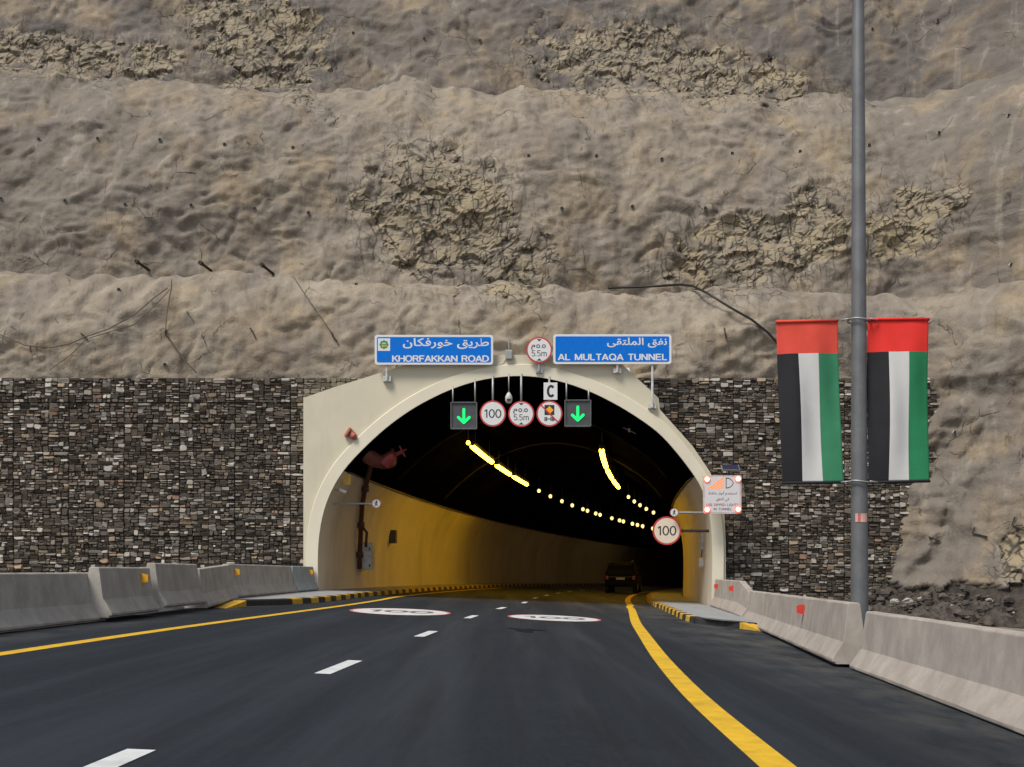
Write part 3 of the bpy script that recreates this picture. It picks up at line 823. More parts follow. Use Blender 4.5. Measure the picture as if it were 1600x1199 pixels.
# ------------------------------------------------------------------ gabion walls of packed stone
def stone_tint(w, h):
    r = random.random(); big = w * h > .016
    lightp = .20 if big else .12
    if r < lightp:
        v = random.uniform(.24, .48); c = (v, v * .93, v * .83)
    elif r < lightp + .04: c = random.choice([(.30, .22, .14), (.24, .15, .105), (.36, .28, .19)])
    elif r < lightp + .26: v = random.uniform(.13, .22); c = (v, v * .84, v * .68)
    else: v = random.uniform(.045, .11); c = (v * .97, v * .79, v * .62)
    return (*c, 1.0)
def course(xmin, x1, z0, z1, yf):
    """one course of baskets; xmin(z) is where the stones may start"""
    mb = MB(); tint = []; out = []
    def cut(a, b, c, d):
        w, h = c - a, d - b
        tgt = math.exp(random.uniform(math.log(.012), math.log(.085)))
        if (w * h < tgt and w < .60 and h < .30) or w * h < .013: out.append((a, b, c, d)); return
        t = random.uniform(.34, .66)
        if w > h * random.uniform(1.3, 3.0): m = a + w * t; cut(a, b, m, d); cut(m, b, c, d)
        else: m = b + h * t; cut(a, b, c, m); cut(a, m, c, d)
    x = min(xmin(z0), xmin(z1)) - .0; x -= (x % 2.0)
    while x < x1:
        e = min(x + 2.0, x1)
        zb = z0 + .012; 
        xx = x + .006
        while xx < e - .05:
            # short runs of differing bed heights keep the beds from lining up
            f = min(e - .006, xx + random.uniform(.5, 1.3))
            if e - f < .25: f = e - .006
            cut(xx, z0 + .008, f, z1 - .014); xx = f
        x = e
    for a, b, c, d in out:
        if a < xmin(b) or a < xmin(d): continue
        w, h = c - a, d - b
        g = random.uniform(.002, .007)
        j = lambda q: random.uniform(-q, q)
        k = min(w, h)
        cw, ch = w * random.uniform(.10, .38), h * random.uniform(.15, .42)
        pts = [(a + g + cw * random.random(), b + g), (c - g - cw * random.random(), b + g), (c - g, b + g + ch * random.random()), (c - g, d - g - ch * random.random()),
               (c - g - cw * random.random(), d - g), (a + g + cw * random.random(), d - g), (a + g, d - g - ch * random.random()), (a + g, b + g + ch * random.random())]
        pts = [(p + j(k * .10), q + j(k * .10)) for p, q in pts]
        n = 8; mx, mz = (a + c) / 2 + j(w * .08), (b + d) / 2 + j(h * .08)
        t = stone_tint(w, h); lit = t[0] > .25
        near = max(0.0, 1 - (-7.35 - a) / 1.1) if (d > 5.4 and a < -7 ) else (1.0 if d > 7.2 and -7 < a < -3 else 0.0)
        if near > random.uniform(.25, .8): t = tuple(q * .45 + m_ * .55 for q, m_ in zip(t[:3], (.30, .265, .20))) + (1.0,)
        dp = random.uniform(.035, .10) if lit else random.uniform(.015, .075)
        tx, tz = j(.03), j(.035)
        vs = [(p, yf + .07, q) for p, q in pts]
        vs += [(mx + (p - mx) * .97, yf - dp * .5, mz + (q - mz) * .95) for p, q in pts]
        vs += [(mx + (p - mx) * .80, yf - dp + tx * (p - mx) / w * 2 + tz * (q - mz) / h * 2, mz + (q - mz) * .74) for p, q in pts]
        fs = [(i, (i + 1) % n, n + (i + 1) % n, n + i) for i in range(n)] + [(n + i, n + (i + 1) % n, 2 * n + (i + 1) % n, 2 * n + i) for i in range(n)] + [tuple(range(2 * n, 3 * n))]
        mb.add(vs, fs); tint += [t] * (3 * n)
    return mb, tint
GF = 46.25
def gabion(label, spans, xmin, xlo):
    root = thing('gabion_wall', ((xlo + spans[0][2]) / 2, GF, gz((xlo + spans[0][2]) / 2)), label, 'gabion wall')
    bk = MB()
    for z0, z1, x1 in spans:
        yf = GF + random.uniform(-.035, .035)
        mb, tint = course(xmin, x1 if not callable(x1) else x1((z0 + z1) / 2), z0, z1, yf)
        mb.build('stone_course', M_STONE, root, tint=tint)
        ns = 6
        for k in range(ns):
            a, b = z0 + (z1 - z0) * k / ns, z0 + (z1 - z0) * (k + 1) / ns
            bk.box((max(xmin(a), xmin(b)), yf + .05, a + .001), (x1, GF + .5, b - .001))
    bk.build('stone_core', M_DARKFILL, root)
    return root
zs = [-.7, .35, 1.37, 2.38, 3.40, 4.42, 5.43, 6.45, 7.2, 8.1]
def arch_right(z):
    p = [q for q in arch if q[0] > 0]
    p = sorted(p, key=lambda q: q[1])
    if z > p[-1][1]: return 3.0
    return float(np.interp(z, [q[1] for q in p], [q[0] for q in p])) * 46.0 / 45.5 + .22
gabion('dark rubble stone gabion wall left of the cream tunnel portal', [(max(a, .2), b, (655 - 800) / F * GF if a > 7 else (477 - 800) / F * GF) for a, b in zip(zs[:-1], zs[1:])], lambda z: -23.0, -23.0)
gabion('dark rubble stone gabion wall right of the portal, behind the flags', [(a, b, (1473 - 800) / F * GF) for a, b in zip(zs[:-1], zs[1:])], arch_right, 7.0)

# ------------------------------------------------------------------ rubble at the foot of the right slope
mb = MB(); tint = []
for k in range(260):
    x = random.uniform(12.2, 20.5); fr = random.random()
    # base line of the slope at this x
    yb = 46.6 - 1.15 * max(0, x - 12.6)
    y = yb - random.uniform(-.2, 2.6) * (1 - .35 * fr); z = gz(x) + max(-.05, 1.0 - .42 * (yb - y)) + random.uniform(-.15, .1)
    r = random.choice([.05, .06, .08, .10, .13, .17]) * random.uniform(.8, 1.3)
    n = random.choice((4, 5, 6)); base = len(mb.v); vs = []
    rot = random.random() * 6.28
    for lv, (s, zz) in enumerate(((.75, -.6), (1, -.05), (.8, .45), (.35, .7))):
        for j in range(n):
            a = rot + 2 * math.pi * j / n; q = s * r * random.uniform(.55, 1.2)
            vs.append((x + math.cos(a) * q * 1.2, y + math.sin(a) * q, z + zz * r * random.uniform(.7, 1.1)))
    fs = [(l * n + j, l * n + (j + 1) % n, (l + 1) * n + (j + 1) % n, (l + 1) * n + j) for l in range(3) for j in range(n)] + [tuple(range(3 * n, 4 * n))]
    mb.add(vs, fs)
    rr = random.random()
    if rr < .07: c = (.42, .40, .37)
    elif rr < .3: c = (.14, .12, .1)
    else:
        v = random.uniform(.04, .10); c = (v, v * .86, v * .74)
    tint += [(*c, 1)] * len(vs)
o = mb.build('rubble', M_RUBBLE, tint=tint); o['kind'] = 'stuff'
# earth bank under the rubble
nx_, ny_ = 130, 40
gx, gy = np.meshgrid(np.linspace(11.6, 24, nx_), np.linspace(0, 1, ny_))
yb = 46.7 - 1.15 * np.maximum(0, gx - 12.6)
bx_ = gx - .6 * gy; by_ = yb + .5 - 3.4 * gy
bz_ = -BANK * bx_ + 1.0 * (1 - gy) ** 1.2 - .06 +   .20 * cells(bx_ * 1.5, by_ * 1.5) + .16 * cells(bx_ * 3.4, by_ * 3.4) + .12 * fbm(bx_ * 1.2, by_ * 1.2)
by_ = by_ + .25 * cells(bx_ * 2.2 + 4, bz_ * 2.2)
mb = MB()
mb.add(list(zip(bx_.ravel().tolist(), by_.ravel().tolist(), bz_.ravel().tolist())), [(j_ * nx_ + i_, (j_ + 1) * nx_ + i_, (j_ + 1) * nx_ + i_ + 1, j_ * nx_ + i_ + 1) for j_ in range(ny_ - 1) for i_ in range(nx_ - 1)])
o = struct(mb.build('bank', plain('dark_earth', (.060, .050, .042), .95, var=.6, scale=4, bmp=.05, dirt=((.14, .12, .10), .6))))

# ------------------------------------------------------------------ concrete barriers
JP = [(-.25, 0), (-.25, .022), (-.30, .03), (-.30, .07), (-.15, .30), (-.085, .80), (-.065, .82), (.065, .82), (.085, .80), (.15, .30), (.30, .07), (.30, .03), (.25, .022), (.25, 0)]
def barrier(p, q, up0, up1, label, mat, group, h=.82, slant=0.0, refl=None, chip=False):
    p = Vector(p); q = Vector(q); mid = (p + q) / 2
    base = Vector((mid.x, mid.y, gz(mid.x) + (up0 + up1) / 2))
    root = thing('concrete_barrier', base, label, 'barrier', group)
    d = (q - p).normalized(); n = Vector((d.y, -d.x)); L_ = (q - p).length
    mb = MB(); N = max(2, int(L_ / .5) + 1); rows = []
    for k in range(N + 1):
        t = k / N; c = p + (q - p) * t
        up = up0 + (up1 - up0) * t; s = h / .82
        if slant and t > 1 - slant: s *= 1 - .3 * (t - 1 + slant) / slant
        row = []
        for x, z in JP:
            a = c + n * (x + random.uniform(-.004, .004)); row.append((a.x, a.y, gz(c.x) + up + z * s + random.uniform(-.003, .003)))
        rows.append(row)
    m = len(JP); vs = [v for r in rows for v in r]
    fs = [(k * m + i, k * m + i + 1, (k + 1) * m + i + 1, (k + 1) * m + i) for k in range(N) for i in range(m - 1)]
    fs += [tuple(range(m))[::-1], tuple(N * m + i for i in range(m))]
    mb.add(vs, fs)
    mb.build('concrete_block', mat, root, bevel=.012)
    for t, side, kind in (refl or []):
        c = p + (q - p) * t; up = up0 + (up1 - up0) * t
        r = MB(); w = c + n * side * .115; z = gz(c.x) + up + .62 * h / .82
        # a small delineator wedge facing traffic
        s = 1.25
        o_ = n * side
        vs = [(w.x, w.y, z - .075 * s), (w.x, w.y, z + .075 * s), (w.x + o_.x * .10 * s, w.y + o_.y * .10 * s, z + .05 * s), (w.x + o_.x * .10 * s, w.y + o_.y * .10 * s, z - .05 * s)]
        vs2 = [(v[0] + d.x * .06, v[1] + d.y * .06, v[2]) for v in vs]
        r.add(vs + vs2, [(0, 3, 2, 1), (4, 5, 6, 7), (0, 1, 5, 4), (1, 2, 6, 5), (2, 3, 7, 6), (3, 0, 4, 7)])
        r.build('reflector', M_AMBER if kind == 'a' else M_REDREF, root)
    return root
gl, gr = 'concrete barriers along the left verge', 'concrete barriers along the right verge'
barrier((-7.30, -3), (-7.28, 8.0), 0, 0, 'grey concrete barrier nearest the viewer on the left verge, out at the frame edge', M_CONC_L, gl)
barrier((-7.30, 8.06), (-7.22, 22.0), 0, 0, 'long grey concrete barrier with no reflector, at the left edge of the picture', M_CONC_L, gl)
barrier((-7.02, 21.5), (-7.05, 24.6), .07, .07, 'short grey barrier with orange reflector just past the long left barrier', M_CONC_L, gl, .85, refl=[(.78, 1, 'a')])
barrier((-6.98, 24.75), (-7.06, 28.35), .13, .12, 'grey barrier tipped up on a dark gap, highest of the left row', M_CONC_L, gl, .88)
barrier((-7.04, 28.5), (-7.20, 32.3), .02, .12, 'plain grey barrier between the tipped up barrier and the walkway end', M_CONC_L, gl, .88)
barrier((-7.25, 32.4), (-7.22, 41.4), .16, .13, 'grey barrier with orange reflector standing on the left walkway', M_CONC_L, gl, .86, refl=[(.06, 1, 'a')])
barrier((-7.20, 41.5), (-7.12, 45.30), .15, .15, 'pale blue painted barrier touching the left foot of the portal', M_CONC_B, gl, .84, refl=[(.75, 1, 'a')])
barrier((7.28, 45.25), (6.42, 34.2), .15, .13, 'pinkish barrier with sloping end at the right foot of the portal', M_CONC_R, gr, .97, slant=.22, refl=[(.12, 1, 'r'), (.62, 1, 'r')])
barrier((6.40, 34.0), (4.68, 17.5), .02, .05, 'long pinkish barrier with one red reflector, left of the lamp post', M_CONC_R, gr, .84, refl=[(.72, 1, 'r')])
barrier((4.84, 17.2), (4.25, 9.2), 0, 0, 'large pinkish barrier right of the lamp post foot, nearest the viewer', M_CONC_R, gr, .79)
barrier((4.24, 9.1), (4.1, -2), 0, 0, 'pinkish concrete barrier beside the viewer at the lower right corner', M_CONC_R, gr, .82)

# ------------------------------------------------------------------ lamp post and banners
PX, PY = 5.13, 19.0
lp = thing('lamp_post', (PX, PY, gz(PX)), 'tall grey steel lamp post rising behind the right concrete barriers', 'lamp post')
mb = MB(); zt = 13.5
mb.tube([(PX + .03 * (1 - t), PY, gz(PX) + t * zt) for t in np.linspace(0, 1, 24)], [.133 - .062 * t for t in np.linspace(0, 1, 24)], 20)
mb.build('shaft', M_POLE, lp, smooth=True)
mb = MB(); mb.box((PX - .24, PY - .24, gz(PX)), (PX + .24, PY + .24, gz(PX) + .04)); mb.build('base_plate', M_STEEL, lp, bevel=.01)
mb = MB(); mb.tube([(PX, PY, gz(PX) + zt), (PX - .5, PY, gz(PX) + zt + .5), (PX - 2.0, PY, gz(PX) + zt + .7)], [.07, .05, .045], 10); mb.build('arm', M_POLE, lp, smooth=True)
mb = MB(); mb.box((PX - 2.9, PY - .16, gz(PX) + zt + .64), (PX - 1.95, PY + .16, gz(PX) + zt + .8)); mb.build('lantern', M_STEEL, lp, bevel=.04)
stk = P(1332, 808, PY - .14)
mb = MB(); 
for k in range(5):
    a0 = -2.25 + k * .30
    a1 = a0 + .30; r = .130; z0 = stk.z - .075; z1 = stk.z + .055
    mb.add([(PX + .02 + r * math.cos(a0), PY + r * math.sin(a0), z0), (PX + .02 + r * math.cos(a1), PY + r * math.sin(a1), z0), (PX + .02 + r * math.cos(a1), PY + r * math.sin(a1), z1), (PX + .02 + r * math.cos(a0), PY + r * math.sin(a0), z1)], [(0, 1, 2, 3)], 1 if k == 1 else 0)
mb.build('sticker', [plain('sticker_pink', (.60, .36, .31), .6), plain('sticker_red', (.5, .12, .1), .6)], lp)
FY = 18.95
for zz in (P(0, 500, FY).z, P(0, 753, FY).z):
    mb = MB()
    mb.tube([(PX + .02 + .165 * math.cos(a), PY + .165 * math.sin(a), zz + .012 * math.sin(a * 2)) for a in np.linspace(0, 2 * math.pi, 25)], .014, 6, cap=False)
    for s in (-1, 1): mb.tube([(PX + s * .14, FY - .10, zz), (PX + s * .27, FY - .04, zz - .01)], .013, 6)
    mb.build('bracket', M_STEEL, lp, smooth=True)
def banner(tl, tr, br, bl, label, faded):
    """cloth hung between a top and a bottom rod, red band over black, white, green"""
    A, B, C_, D = (P(*c, FY) for c in (tl, tr, br, bl))
    root = thing('banner_flag', (D + C_) / 2, label, 'flag', 'banner flags hung on the lamp post')
    nx, nz = 36, 60; mb = MB(); vs = []
    ph = random.random() * 6
    for j in range(nz + 1):
        t = j / nz
        for i in range(nx + 1):
            s = i / nx
            p = A.lerp(B, s).lerp(D.lerp(C_, s), t)
            w = math.sin(math.pi * t) * .045 * math.sin(s * 6 + ph + t * 2.2) + .024 * math.sin(math.pi * t) * math.sin(s * 13 + 1 + ph - t * 3.0)
            sag = .010 * math.sin(math.pi * t) * math.sin(s * 3 + ph)
            vs.append((p.x + sag * (1 - abs(2 * s - 1)), p.y + w, p.z))
    for_ = {0: [], 1: [], 2: [], 3: []}
    cut = .205
    fs = []; mi = []
    for j in range(nz):
        for i in range(nx):
            t = (j + .5) / nz; s = (i + .5) / nx
            m_ = 0 if t < cut else (1 if s < .325 else 2 if s < .665 else 3)
            mb.f.append((j * (nx + 1) + i, (j + 1) * (nx + 1) + i, (j + 1) * (nx + 1) + i + 1, j * (nx + 1) + i + 1)); mb.m.append(m_)
    mb.v = [tuple(v) for v in vs]
    cl = mb.build('cloth', [M_REDCLOTH2 if faded else M_REDCLOTH, M_BLACKCLOTH, M_WHITECLOTH, M_GREENCLOTH2 if faded else M_GREENCLOTH], root, smooth=True)
    md = cl.modifiers.new('thick', 'SOLIDIFY'); md.thickness = .004
    ext = Vector((.10, 0, 0))
    for a, b, m_ in ((A, B, M_REDCLOTH2 if faded else M_REDCLOTH), (D, C_, M_BLACKCLOTH)):
        r = MB(); r.tube([a + Vector((-.01, -.008, 0)), b + Vector((.01, -.008, 0))], .022, 8); r.build('rod', m_, root, smooth=True)
    return root
banner((1213, 503), (1309, 501), (1318, 754), (1222, 755), 'red, black, white and green banner flag hanging left of the lamp post, paler red', True)
banner((1356, 499), (1451, 499), (1452, 752), (1357, 754), 'red, black, white and green banner flag hanging right of the lamp post, brighter red', False)

# ------------------------------------------------------------------ blue signs over the portal
def blue_sign(x0, y0, x1, y1, Y, label, build_face, posts):
    a = P(x0, y1, Y); b = P(x1, y0, Y)
    root = thing('road_sign', ((a.x + b.x) / 2, Y, a.z), label, 'road sign', 'blue signs on top of the portal')
    mb = MB(); mb.prism(rrect(a.x, a.z, b.x, b.z, .09), Y, Y + .05); mb.build('sign_panel', M_WHITE, root)
    mb = MB(); mb.prism(rrect(a.x + .075, a.z + .075, b.x - .075, b.z - .075, .06), Y - .004, Y - .0005); f = mb.build('sign_face', M_BLUE, root)
    build_face(root, f, a, b, Y)
    for px, pyb in posts:
        q = P(px, pyb, Y0 - .03); pm = MB()
        xx = (px - 800) / F * Y
        if pyb > 610: xx = q.x
        pm.tube([(xx, Y + .09, q.z), (xx, Y + .09, b.z - .12)], .045, 10)
        pm.box((xx - .14, Y + .12, q.z - .02), (xx + .14, Y0 - .002, q.z + .16))
        pm.build('post', M_BOXGREY, root)
    bm_ = MB()
    for zz in (a.z + .3, b.z - .3): bm_.box((a.x + .3, Y + .052, zz - .03), (b.x - .3, Y + .10, zz + .03))
    bm_.build('rail', M_STEEL, root)
    return root
def face_khor(root, f, a, b, Y):
    s = Y / F
    def bx(x0, y0, x1, y1): p = P(x0, y1, Y); q = P(x1, y0, Y); return p.x, p.z, q.x, q.z
    mb = MB(); letters(mb, fit(stroke_islands('KHORFAKKAN ROAD', .175)[0], *bx(612.5, 555.2, 764, 566)), Y - .004); mb.build('lettering', M_WHITE, root)
    mb = MB(); letters(mb, fit(curve_islands(visual(AR['tariq'], AR['khor']), .016), *bx(629.5, 528.5, 764, 545.5)), Y - .004); mb.build('lettering', M_WHITE, root)
    x0, z0, x1, z1 = bx(590.5, 529, 609.5, 548.5)
    mb = MB(); mb.prism([(x0, z0), (x1, z0), (x1, z1), (x0, z1)], Y - .007, Y - .0045); e = mb.build('emblem', M_WHITE, root)
    cx_, cz_ = (x0 + x1) / 2, (z0 + z1) / 2; r = (x1 - x0) * .40
    mb = MB(); st = [(cx_ + r * (1 if k % 2 == 0 else .80) * math.cos(math.pi * k / 8), cz_ + r * (1 if k % 2 == 0 else .80) * math.sin(math.pi * k / 8)) for k in range(16)]
    mb.prism(st, Y - .010, Y - .0075, 0)
    letters(mb, fit(stroke_islands('1', .3)[0], cx_ - r * .5, cz_ - r * .5, cx_ - r * .22, cz_ - r * .02), Y - .010, 1)
    letters(mb, fit(stroke_islands('0', .3)[0], cx_ - r * .15, cz_ - r * .5, cx_ + r * .15, cz_ - r * .02), Y - .010, 1)
    letters(mb, fit(stroke_islands('1', .3)[0], cx_ + r * .22, cz_ - r * .5, cx_ + r * .5, cz_ - r * .02), Y - .010, 1)
    mb.add([(cx_ - r * .4, Y - .012, cz_ + r * .18), (cx_ + r * .4, Y - .012, cz_ + r * .18), (cx_ + r * .4, Y - .012, cz_ + r * .36), (cx_ - r * .4, Y - .012, cz_ + r * .36)], [(0, 1, 2, 3)], 2)
    mb.build('star', [M_GREEN, M_ORANGE, M_WHITE], e)
def face_mult(root, f, a, b, Y):
    def bx(x0, y0, x1, y1): p = P(x0, y1, Y); q = P(x1, y0, Y); return p.x, p.z, q.x, q.z
    mb = MB(); letters(mb, fit(stroke_islands('AL MULTAQA TUNNEL', .175, .04)[0], *bx(871.5, 552.8, 1042, 564)), Y - .004); mb.build('lettering', M_WHITE, root)
    mb = MB(); letters(mb, fit(curve_islands(visual(AR['nafaq'], AR['mult']), .016), *bx(948.5, 528, 1042, 543.5)), Y - .004); mb.build('lettering', M_WHITE, root)
SY = 45.2
blue_sign(585.5, 523.5, 770.5, 570, SY, 'blue road sign with green star emblem reading KHORFAKKAN ROAD', face_khor, [(604, 596)])
blue_sign(864.5, 522.5, 1049, 569, SY, 'blue road sign without emblem reading AL MULTAQA TUNNEL', face_mult, [(965, 583), (1018.5, 638)])

# ------------------------------------------------------------------ round signs
def triangle_marks(mb, cx, cz, r, y, mi):
    for s in (1, -1):
        z = cz + s * r * .74
        mb.add([(cx - r * .20, y, z + s * r * .09), (cx + r * .20, y, z + s * r * .09), (cx, y, z - s * r * .09)], [(0, 1, 2) if s < 0 else (0, 2, 1)], mi)
def disc_sign(px, py, rpx, Y, label, draw, cat='road sign', group=None, rim=.115, ring=M_RED, face=M_WHITE, name='round_sign'):
    c = P(px, py, Y); r = rpx * Y / F
    root = thing(name, (c.x, Y, c.z - r), label, cat, group)
    mb = MB(); mb.prism(circle(c.x, c.z, r, 48), Y, Y + .04); mb.build('rim', ring, root)
    mb = MB(); mb.prism(circle(c.x, c.z, r * (1 - rim), 48), Y - .005, Y - .0005); f = mb.build('sign_face', face, root)
    draw(root, c, r, Y - .005)
    return root, c, r
def d100(root, c, r, y):
    mb = MB(); letters(mb, fit(stroke_islands('100', .135, .02)[0], c.x - r * .66, c.z - r * .34, c.x + r * .66, c.z + r * .34), y); mb.build('lettering', M_BLACK, root)
def d55(root, c, r, y):
    mb = MB()
    letters(mb, fit(stroke_islands('5.5', .12)[0], c.x - r * .58, c.z - r * .50, c.x + r * .12, c.z - r * .03), y)
    letters(mb, fit(stroke_islands('m', .11)[0], c.x + r * .17, c.z - r * .50, c.x + r * .58, c.z - r * .16), y)
    # arabic-indic five, point, five and the letter meem
    for cx_ in (-.08, .36): 
        letters(mb, [([Vector(p) for p in arc(c.x + r * cx_, c.z + r * .28, r * .15, r * .15, 0, 360, 16)[:-1]] + [Vector(p) for p in arc(c.x + r * cx_, c.z + r * .28, r * .08, r * .08, 0, 360, 16)[:-1]], [(k, (k + 1) % 16, 16 + (k + 1) % 16, 16 + k) for k in range(16)])], y)
    letters(mb, [([Vector((c.x + r * .12, c.z + r * .13)), Vector((c.x + r * .18, c.z + r * .13)), Vector((c.x + r * .18, c.z + r * .20)), Vector((c.x + r * .12, c.z + r * .20))], [(0, 1, 2, 3)])], y)
    letters(mb, fit(curve_islands(AR['m'], .02), c.x - r * .62, c.z + r * .0, c.x - r * .30, c.z + r * .40), y)
    triangle_marks(mb, c.x, c.z, r, y - .002, 0)
    mb.build('lettering', M_BLACK, root)
IY = 45.28
def ceil_z(x):
    """underside of the arch at lateral position x"""
    return float(np.interp(x, [p[0] for p in arch[iL:iR]], [p[1] for p in arch[iL:iR]]))
def hanger(root, x, z0, y, r=.04):
    mb = MB(); mb.tube([(x, y, z0), (x, y, ceil_z(x) + .08)], r, 8); return mb.build('hanger', M_STEEL, root, smooth=True)
root, c, r = disc_sign(842.5, 547, 20.3, SY, 'red rimmed 5.5m height limit disc between the two blue signs', d55, group='height limit discs')
mb = MB(); mb.tube([(c.x, SY + .08, c.z + .2), (c.x, SY + .08, P(0, 582, Y0).z)], .04, 8); mb.box((c.x - .12, SY + .1, P(0, 584, Y0).z), (c.x + .12, Y0 - .002, P(0, 577, Y0).z)); mb.build('post', M_STEEL, root)
root, c, r = disc_sign(770, 646.5, 20.3, IY, 'red rimmed 100 disc hanging from the arch beside the left green arrow', d100, group='speed limit discs')
hanger(root, c.x, c.z + r * .5, IY + .09)
root, c, r = disc_sign(814.5, 647, 20.3, IY, 'red rimmed 5.5m height limit disc hanging inside the arch', d55, group='height limit discs')
hanger(root, c.x, c.z + r * .5, IY + .09)
def dhaz(root, c, r, y):
    mb = MB()
    x0, z0, x1, z1 = c.x - r * .38, c.z - r * .12, c.x + r * .38, c.z + r * .66
    mb.add([(x0, y - .001, z0), (x1, y - .001, z0), (x1, y - .001, z1), (x0, y - .001, z1)], [(0, 1, 2, 3)], 0)
    cx_, cz_, k = c.x, (z0 + z1) / 2, r * .32
    mb.add([(cx_ - k, y - .003, cz_), (cx_, y - .003, cz_ - k), (cx_ + k, y - .003, cz_), (cx_, y - .003, cz_ + k)], [(0, 1, 2, 3)], 1)
    for i, dx in enumerate((-.34, -.22, .12, .24, .34)):
        w = .045 * r
        mb.add([(c.x + dx * r - w, y - .001, c.z - r * .58), (c.x + dx * r + w, y - .001, c.z - r * .58), (c.x + dx * r + w, y - .001, c.z - r * .26), (c.x + dx * r - w, y - .001, c.z - r * .26)], [(0, 1, 2, 3)], 0)
    mb.add([(c.x - .22 * r, y - .0015, c.z - r * .45), (c.x + .12 * r, y - .0015, c.z - r * .45), (c.x + .12 * r, y - .0015, c.z - r * .38), (c.x - .22 * r, y - .0015, c.z - r * .38)], [(0, 1, 2, 3)], 0)
    mb.build('pictogram', [M_BLACK, M_ORANGE], root)
    mb = MB(); d = Vector((.707, -.707)) * r * .93; n_ = Vector((.707, .707)) * r * .055
    mb.prism([(c.x - d.x - n_.x, c.z - d.y - n_.y), (c.x + d.x - n_.x, c.z + d.y - n_.y), (c.x + d.x + n_.x, c.z + d.y + n_.y), (c.x - d.x + n_.x, c.z - d.y + n_.y)], y - .008, y - .0045)
    mb.build('slash', M_RED, root)
root, c, r = disc_sign(858.5, 646.5, 20.3, IY, 'red rimmed disc barring hazardous vehicles with orange diamond and slash', dhaz)
hanger(root, c.x, c.z + r * .5, IY + .12)
def plate_c():
    a = P(849.5, 625, IY); b = P(871, 598, IY)
    root = thing('letter_plate', ((a.x + b.x) / 2, IY, a.z), 'small white plate with black letter C above the hazard disc', 'sign plate')
    mb = MB(); mb.box((a.x, IY, a.z), (b.x, IY + .03, b.z)); mb.build('panel', M_WHITE, root, bevel=.008)
    mb = MB(); letters(mb, fit(stroke_islands('C', .24)[0], a.x + .11, a.z + .08, b.x - .11, b.z - .08), IY); mb.build('lettering', M_BLACK, root)
plate_c()
# lane signals
def lane_signal(x0, y0, x1, y1, label):
    a = P(x0, y1, IY); b = P(x1, y0, IY); cx_ = (a.x + b.x) / 2; cz_ = (a.z + b.z) / 2; w = (b.x - a.x)
    root = thing('lane_signal', (cx_, IY, a.z), label, 'lane signal', 'lane signals hanging from the arch')
    mb = MB(); mb.box((a.x, IY, a.z), (b.x, IY + .28, b.z)); mb.build('housing', M_HOUSING, root, bevel=.02)
    mb = MB()
    for q in ((a.x - .012, a.z, a.x + .02, b.z), (b.x - .02, a.z, b.x + .012, b.z), (a.x + .022, a.z - .012, b.x - .022, a.z + .03), (a.x + .022, b.z - .02, b.x - .022, b.z + .012)):
        mb.box((q[0], IY - .06, q[1]), (q[2], IY - .001, q[3]))
    mb.build('frame', M_BOXGREY if False else plain('frame_grey', (.11, .115, .12), .5), root)
    s = w
    mb = MB()
    def cap_line(p, q, r, k):
        p = Vector(p); q = Vector(q); d = (q - p).normalized(); n_ = Vector((-d.y, d.x)); out = []
        a0 = math.atan2(n_.y, n_.x)
        for i in range(9): out.append((p.x + r * math.cos(a0 + math.pi * i / 8), p.y + r * math.sin(a0 + math.pi * i / 8)))
        for i in range(9): out.append((q.x + r * math.cos(a0 + math.pi + math.pi * i / 8), q.y + r * math.sin(a0 + math.pi + math.pi * i / 8)))
        mb.prism(out, IY - .02 - .003 * k, IY - .0015)
    tip = (cx_ + .0, cz_ - s * .27)
    cap_line((cx_, cz_ + s * .24), (cx_, tip[1] + .02), s * .055, 0)
    cap_line((cx_ - s * .21, tip[1] + s * .20), tip, s * .055, 1)
    cap_line((cx_ + s * .21, tip[1] + s * .20), tip, s * .055, 2)
    mb.build('arrow', M_ARROW, root)
    for sx in (.07, .93): hanger(root, a.x + w * sx, b.z, IY + .14, .03)
lane_signal(704.5, 629, 745, 670.5, 'grey lane signal box with glowing green down arrow, left of the 100 disc')
lane_signal(882.5, 625.5, 923, 666.5, 'grey lane signal box with glowing green down arrow, right of the hazard disc')
# drop shaped sensor and top rod
c = P(795, 622, IY)
root = thing('sensor', (c.x, IY, c.z - .2), 'small pale drop shaped sensor hanging between the 100 and 5.5m discs', 'sensor')
mb = MB(); mb.tube([(c.x, IY + .05, c.z + t) for t in (-.20, -.17, -.08, .05, .16, .21)], [.04, .095, .13, .125, .07, .025], 14); mb.build('body', M_BOXGREY, root, smooth=True)
mb = MB(); mb.box((c.x - .07, IY - .10, c.z - .11), (c.x + .07, IY - .06, c.z - .04)); mb.build('lens', M_BLACK, root)
hanger(root, c.x, c.z + .2, IY + .05, .022)
c = P(795, 553, Y0)
root = thing('antenna', (c.x, Y0 - .1, c.z), 'thin grey antenna rod with small box on the portal top edge', 'antenna')
mb = MB(); mb.tube([(c.x, Y0 - .12, c.z), (c.x, Y0 - .12, P(0, 530, Y0).z)], .022, 8); mb.build('rod', M_STEEL, root)
mb = MB(); mb.box((c.x - .12, Y0 - .22, c.z - .22), (c.x + .12, Y0 - .002, c.z + .10)); mb.build('box', M_STEEL, root, bevel=.02)
mb = MB(); mb.tube([P(790, 561, Y0 - .03), P(785, 567, Y0 - .03), P(772, 573, Y0 - .03)], .012, 6); mb.build('cable', M_STEEL, root)

